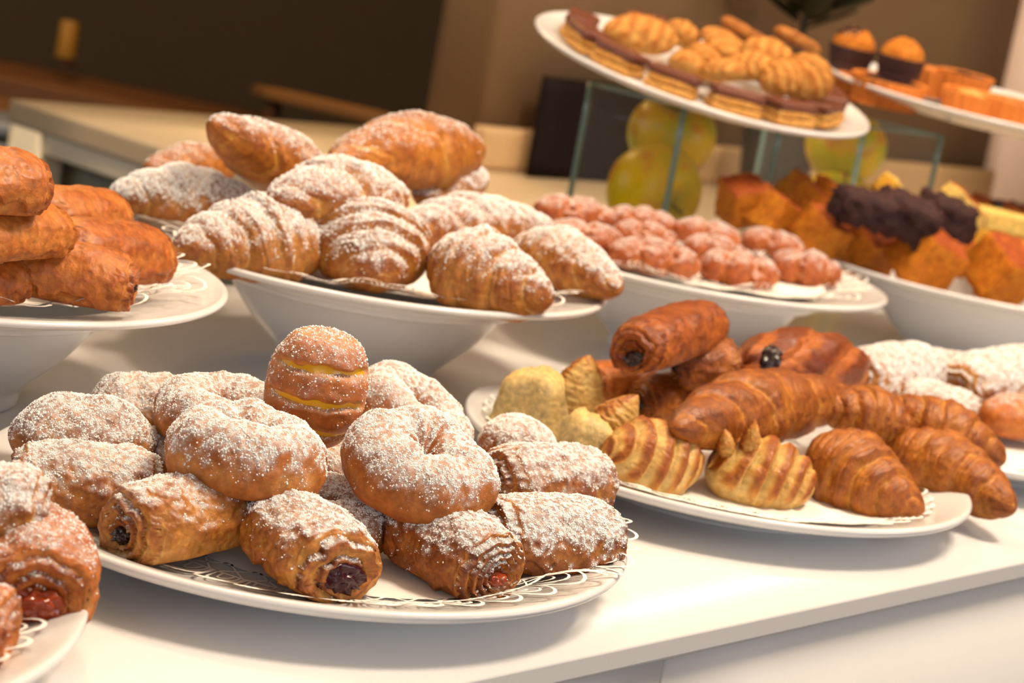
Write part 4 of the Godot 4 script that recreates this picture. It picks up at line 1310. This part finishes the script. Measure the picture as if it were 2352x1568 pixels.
	for q in tarts:
		i += 1
		var r: float = q[1]
		var o := thing("tart", q[2], "tart", Transform3D(vb * Basis(Vector3.UP, i * 0.7), q[0] - Vector3(0, 0.013, 0)), "tarts on the second raised plate")
		var crust := mat(Color(0.80, 0.47, 0.20), 0.7, 0.3)
		part("crust", lathe([Vector2(0, 0), Vector2(r * 0.84, 0), Vector2(r * 0.86, 0.002), Vector2(r, 0.025), Vector2(r * 0.98, 0.028), Vector2(r * 0.90, 0.0265), Vector2(r * 0.86, 0.022), Vector2(0, 0.022)], 144, 0.035, 18), crust, o)
		part("filling", blob_mesh(i, Vector3(r * 0.80, 0.006, r * 0.80), 0.5), [mat(Color(0.74, 0.44, 0.20), 0.6), M.chocolate, mat(Color(0.66, 0.36, 0.14), 0.5)][i % 3] if i != 5 else mat(Color(0.85, 0.62, 0.32), 0.7), o, Transform3D(Basis(), Vector3(0, 0.0225, 0)))


func background() -> void:
	# dark card leaning on the tan wall
	var card_at := ct(1.55, 1.335, 0.0)
	var o := thing("menu_card", "blank dark brown board leaning on the wall behind the first glass cube", "board", Transform3D(Basis(), Vector3.ZERO))
	var a := cbox(1.435, 1.735, 1.335, 1.345, 0.001, 0.145, 0.001)
	part("board", a[0], mat(Color(0.10, 0.065, 0.055), 0.7, 0.2), o, a[1])
	a = cbox(1.50, 1.68, 1.346, 1.373, 0.001, 0.060, 0.001)
	part("easel_back", a[0], mat(Color(0.10, 0.065, 0.055), 0.7, 0.2), o, a[1])
	# dim furniture in the room behind, left
	var wood := mat(Color(0.30, 0.19, 0.12), 0.6, 0.3)
	var wood2 := mat(Color(0.42, 0.28, 0.17), 0.6, 0.3)
	var yb := Basis(Vector3.UP, -0.25)
	var s := thing("sideboard", "dark brown wooden sideboard in the dim room at the far left", "sideboard", Transform3D(yb, Vector3(-1.1600, -0.1880, -4.8000) - Vector3(0, 0.95, 0)))
	part("body", slab(Vector3(0.86, 0.80, 0.36), 0.006), wood, s, Transform3D(Basis(), Vector3(0, 0.49, 0)))
	part("top", slab(Vector3(0.92, 0.06, 0.40), 0.006), wood2, s, Transform3D(Basis(), Vector3(0, 0.92, 0)))
	for k in 3:
		var dr := part("drawer", slab(Vector3(0.27, 0.085, 0.02), 0.006), wood2, s, Transform3D(Basis(), Vector3(-0.28 + 0.28 * k, 0.84, 0.185)))
		part("knob", blob_mesh(5, Vector3(0.012, 0.012, 0.012), 0.02), wood, dr, Transform3D(Basis(), Vector3(0, 0, 0.018)))
	var post := thing("yellow_post", "slim yellowish upright post on the dark sideboard", "lamp", Transform3D(Basis(), Vector3(-1.2000, -0.1329, -4.8000)))  # a yellowish upright post of unknown kind, gives no light
	part("shaft", lathe([Vector2(0, 0.09), Vector2(0.022, 0.09), Vector2(0.026, 0.0), Vector2(0, 0.0)], 24, 0.0, 0, 1), mat(Color(0.62, 0.44, 0.10), 0.6), post)
	part("foot", lathe([Vector2(0, -0.018), Vector2(0.03, -0.018), Vector2(0.008, 0.0), Vector2(0, 0.0)], 24, 0.0, 0, 1), wood, post)
	var rail := thing("handrail", "tan wooden rail slanting down in front of the dark far wall", "rail", Transform3D(along(Vector3(-0.6939, -0.0904, -4.4000), Vector3(-0.2604, -0.0623, -3.9000)), (Vector3(-0.6939, -0.0904, -4.4000) + Vector3(-0.2604, -0.0623, -3.9000)) * 0.5))
	part("bar", slab(Vector3(0.52, 0.028, 0.05), 0.006), mat(Color(0.56, 0.38, 0.18), 0.6), rail)
	for x in [-0.2, 0.2]:
		part("post", slab(Vector3(0.03, 0.9, 0.03), 0.004), wood, rail, Transform3D(Basis(), Vector3(x, -0.46, 0)))
	var bench := thing("bench", "brown wooden bench end left of the cream side unit", "bench", Transform3D(Basis(Vector3.UP, -0.2), Vector3(-0.9715, -0.1615, -3.6000)))
	part("seat", slab(Vector3(0.42, 0.055, 0.30), 0.005), wood2, bench)
	part("apron", slab(Vector3(0.40, 0.5, 0.26), 0.005), wood, bench, Transform3D(Basis(), Vector3(0, -0.28, 0)))
	var crate := thing("metal_box", "grey box with a small brass knob left of the cream side unit", "box", Transform3D(Basis(Vector3.UP, 0.3), Vector3(-0.7713, -0.1589, -2.9000)))
	part("box", slab(Vector3(0.19, 0.14, 0.16), 0.006), mat(Color(0.22, 0.23, 0.24), 0.4, 0.5), crate)
	var lid := part("lid", slab(Vector3(0.195, 0.02, 0.165), 0.005), mat(Color(0.40, 0.42, 0.44), 0.35, 0.5), crate, Transform3D(Basis(), Vector3(0, 0.085, 0)))
	var brass := mat(Color(0.85, 0.60, 0.22), 0.25, 0.6)
	brass.metallic = 0.8
	part("knob", blob_mesh(2, Vector3(0.014, 0.008, 0.010), 0.05), brass, lid, Transform3D(Basis(), Vector3(0.03, 0.013, 0.05)))
	# dark foliage above the biscuit plate
	var leafm := mat(Color(0.13, 0.14, 0.07), 0.6, 0.4)
	var pot := thing("potted_plant", "dark green leafy plant standing behind the raised biscuit plate", "plant", Transform3D(Basis(), ct(1.90, 1.25, 0.001)))
	part("pot", lathe([Vector2(0, 0), Vector2(0.045, 0), Vector2(0.06, 0.11), Vector2(0.064, 0.115), Vector2(0.056, 0.115), Vector2(0.05, 0.10), Vector2(0, 0.10)], 40), mat(Color(0.20, 0.16, 0.12), 0.6), pot)
	part("stem", slab(Vector3(0.01, 0.26, 0.01), 0.003), leafm, pot, Transform3D(Basis(), Vector3(0, 0.22, 0)))
	var leaf := blob_mesh(4, Vector3(0.045, 0.004, 0.020), 0.1)
	for k in 46:
		var an := k * 2.4
		var hh := 0.27 + 0.0035 * k
		var lb := Basis(Vector3.UP, an) * Basis(Vector3.BACK, 0.5 - 0.02 * k)
		part("leaf", leaf, leafm, pot, Transform3D(lb, Vector3(0, hh, 0) + lb.x * (0.045 + 0.012 * (k % 3))))
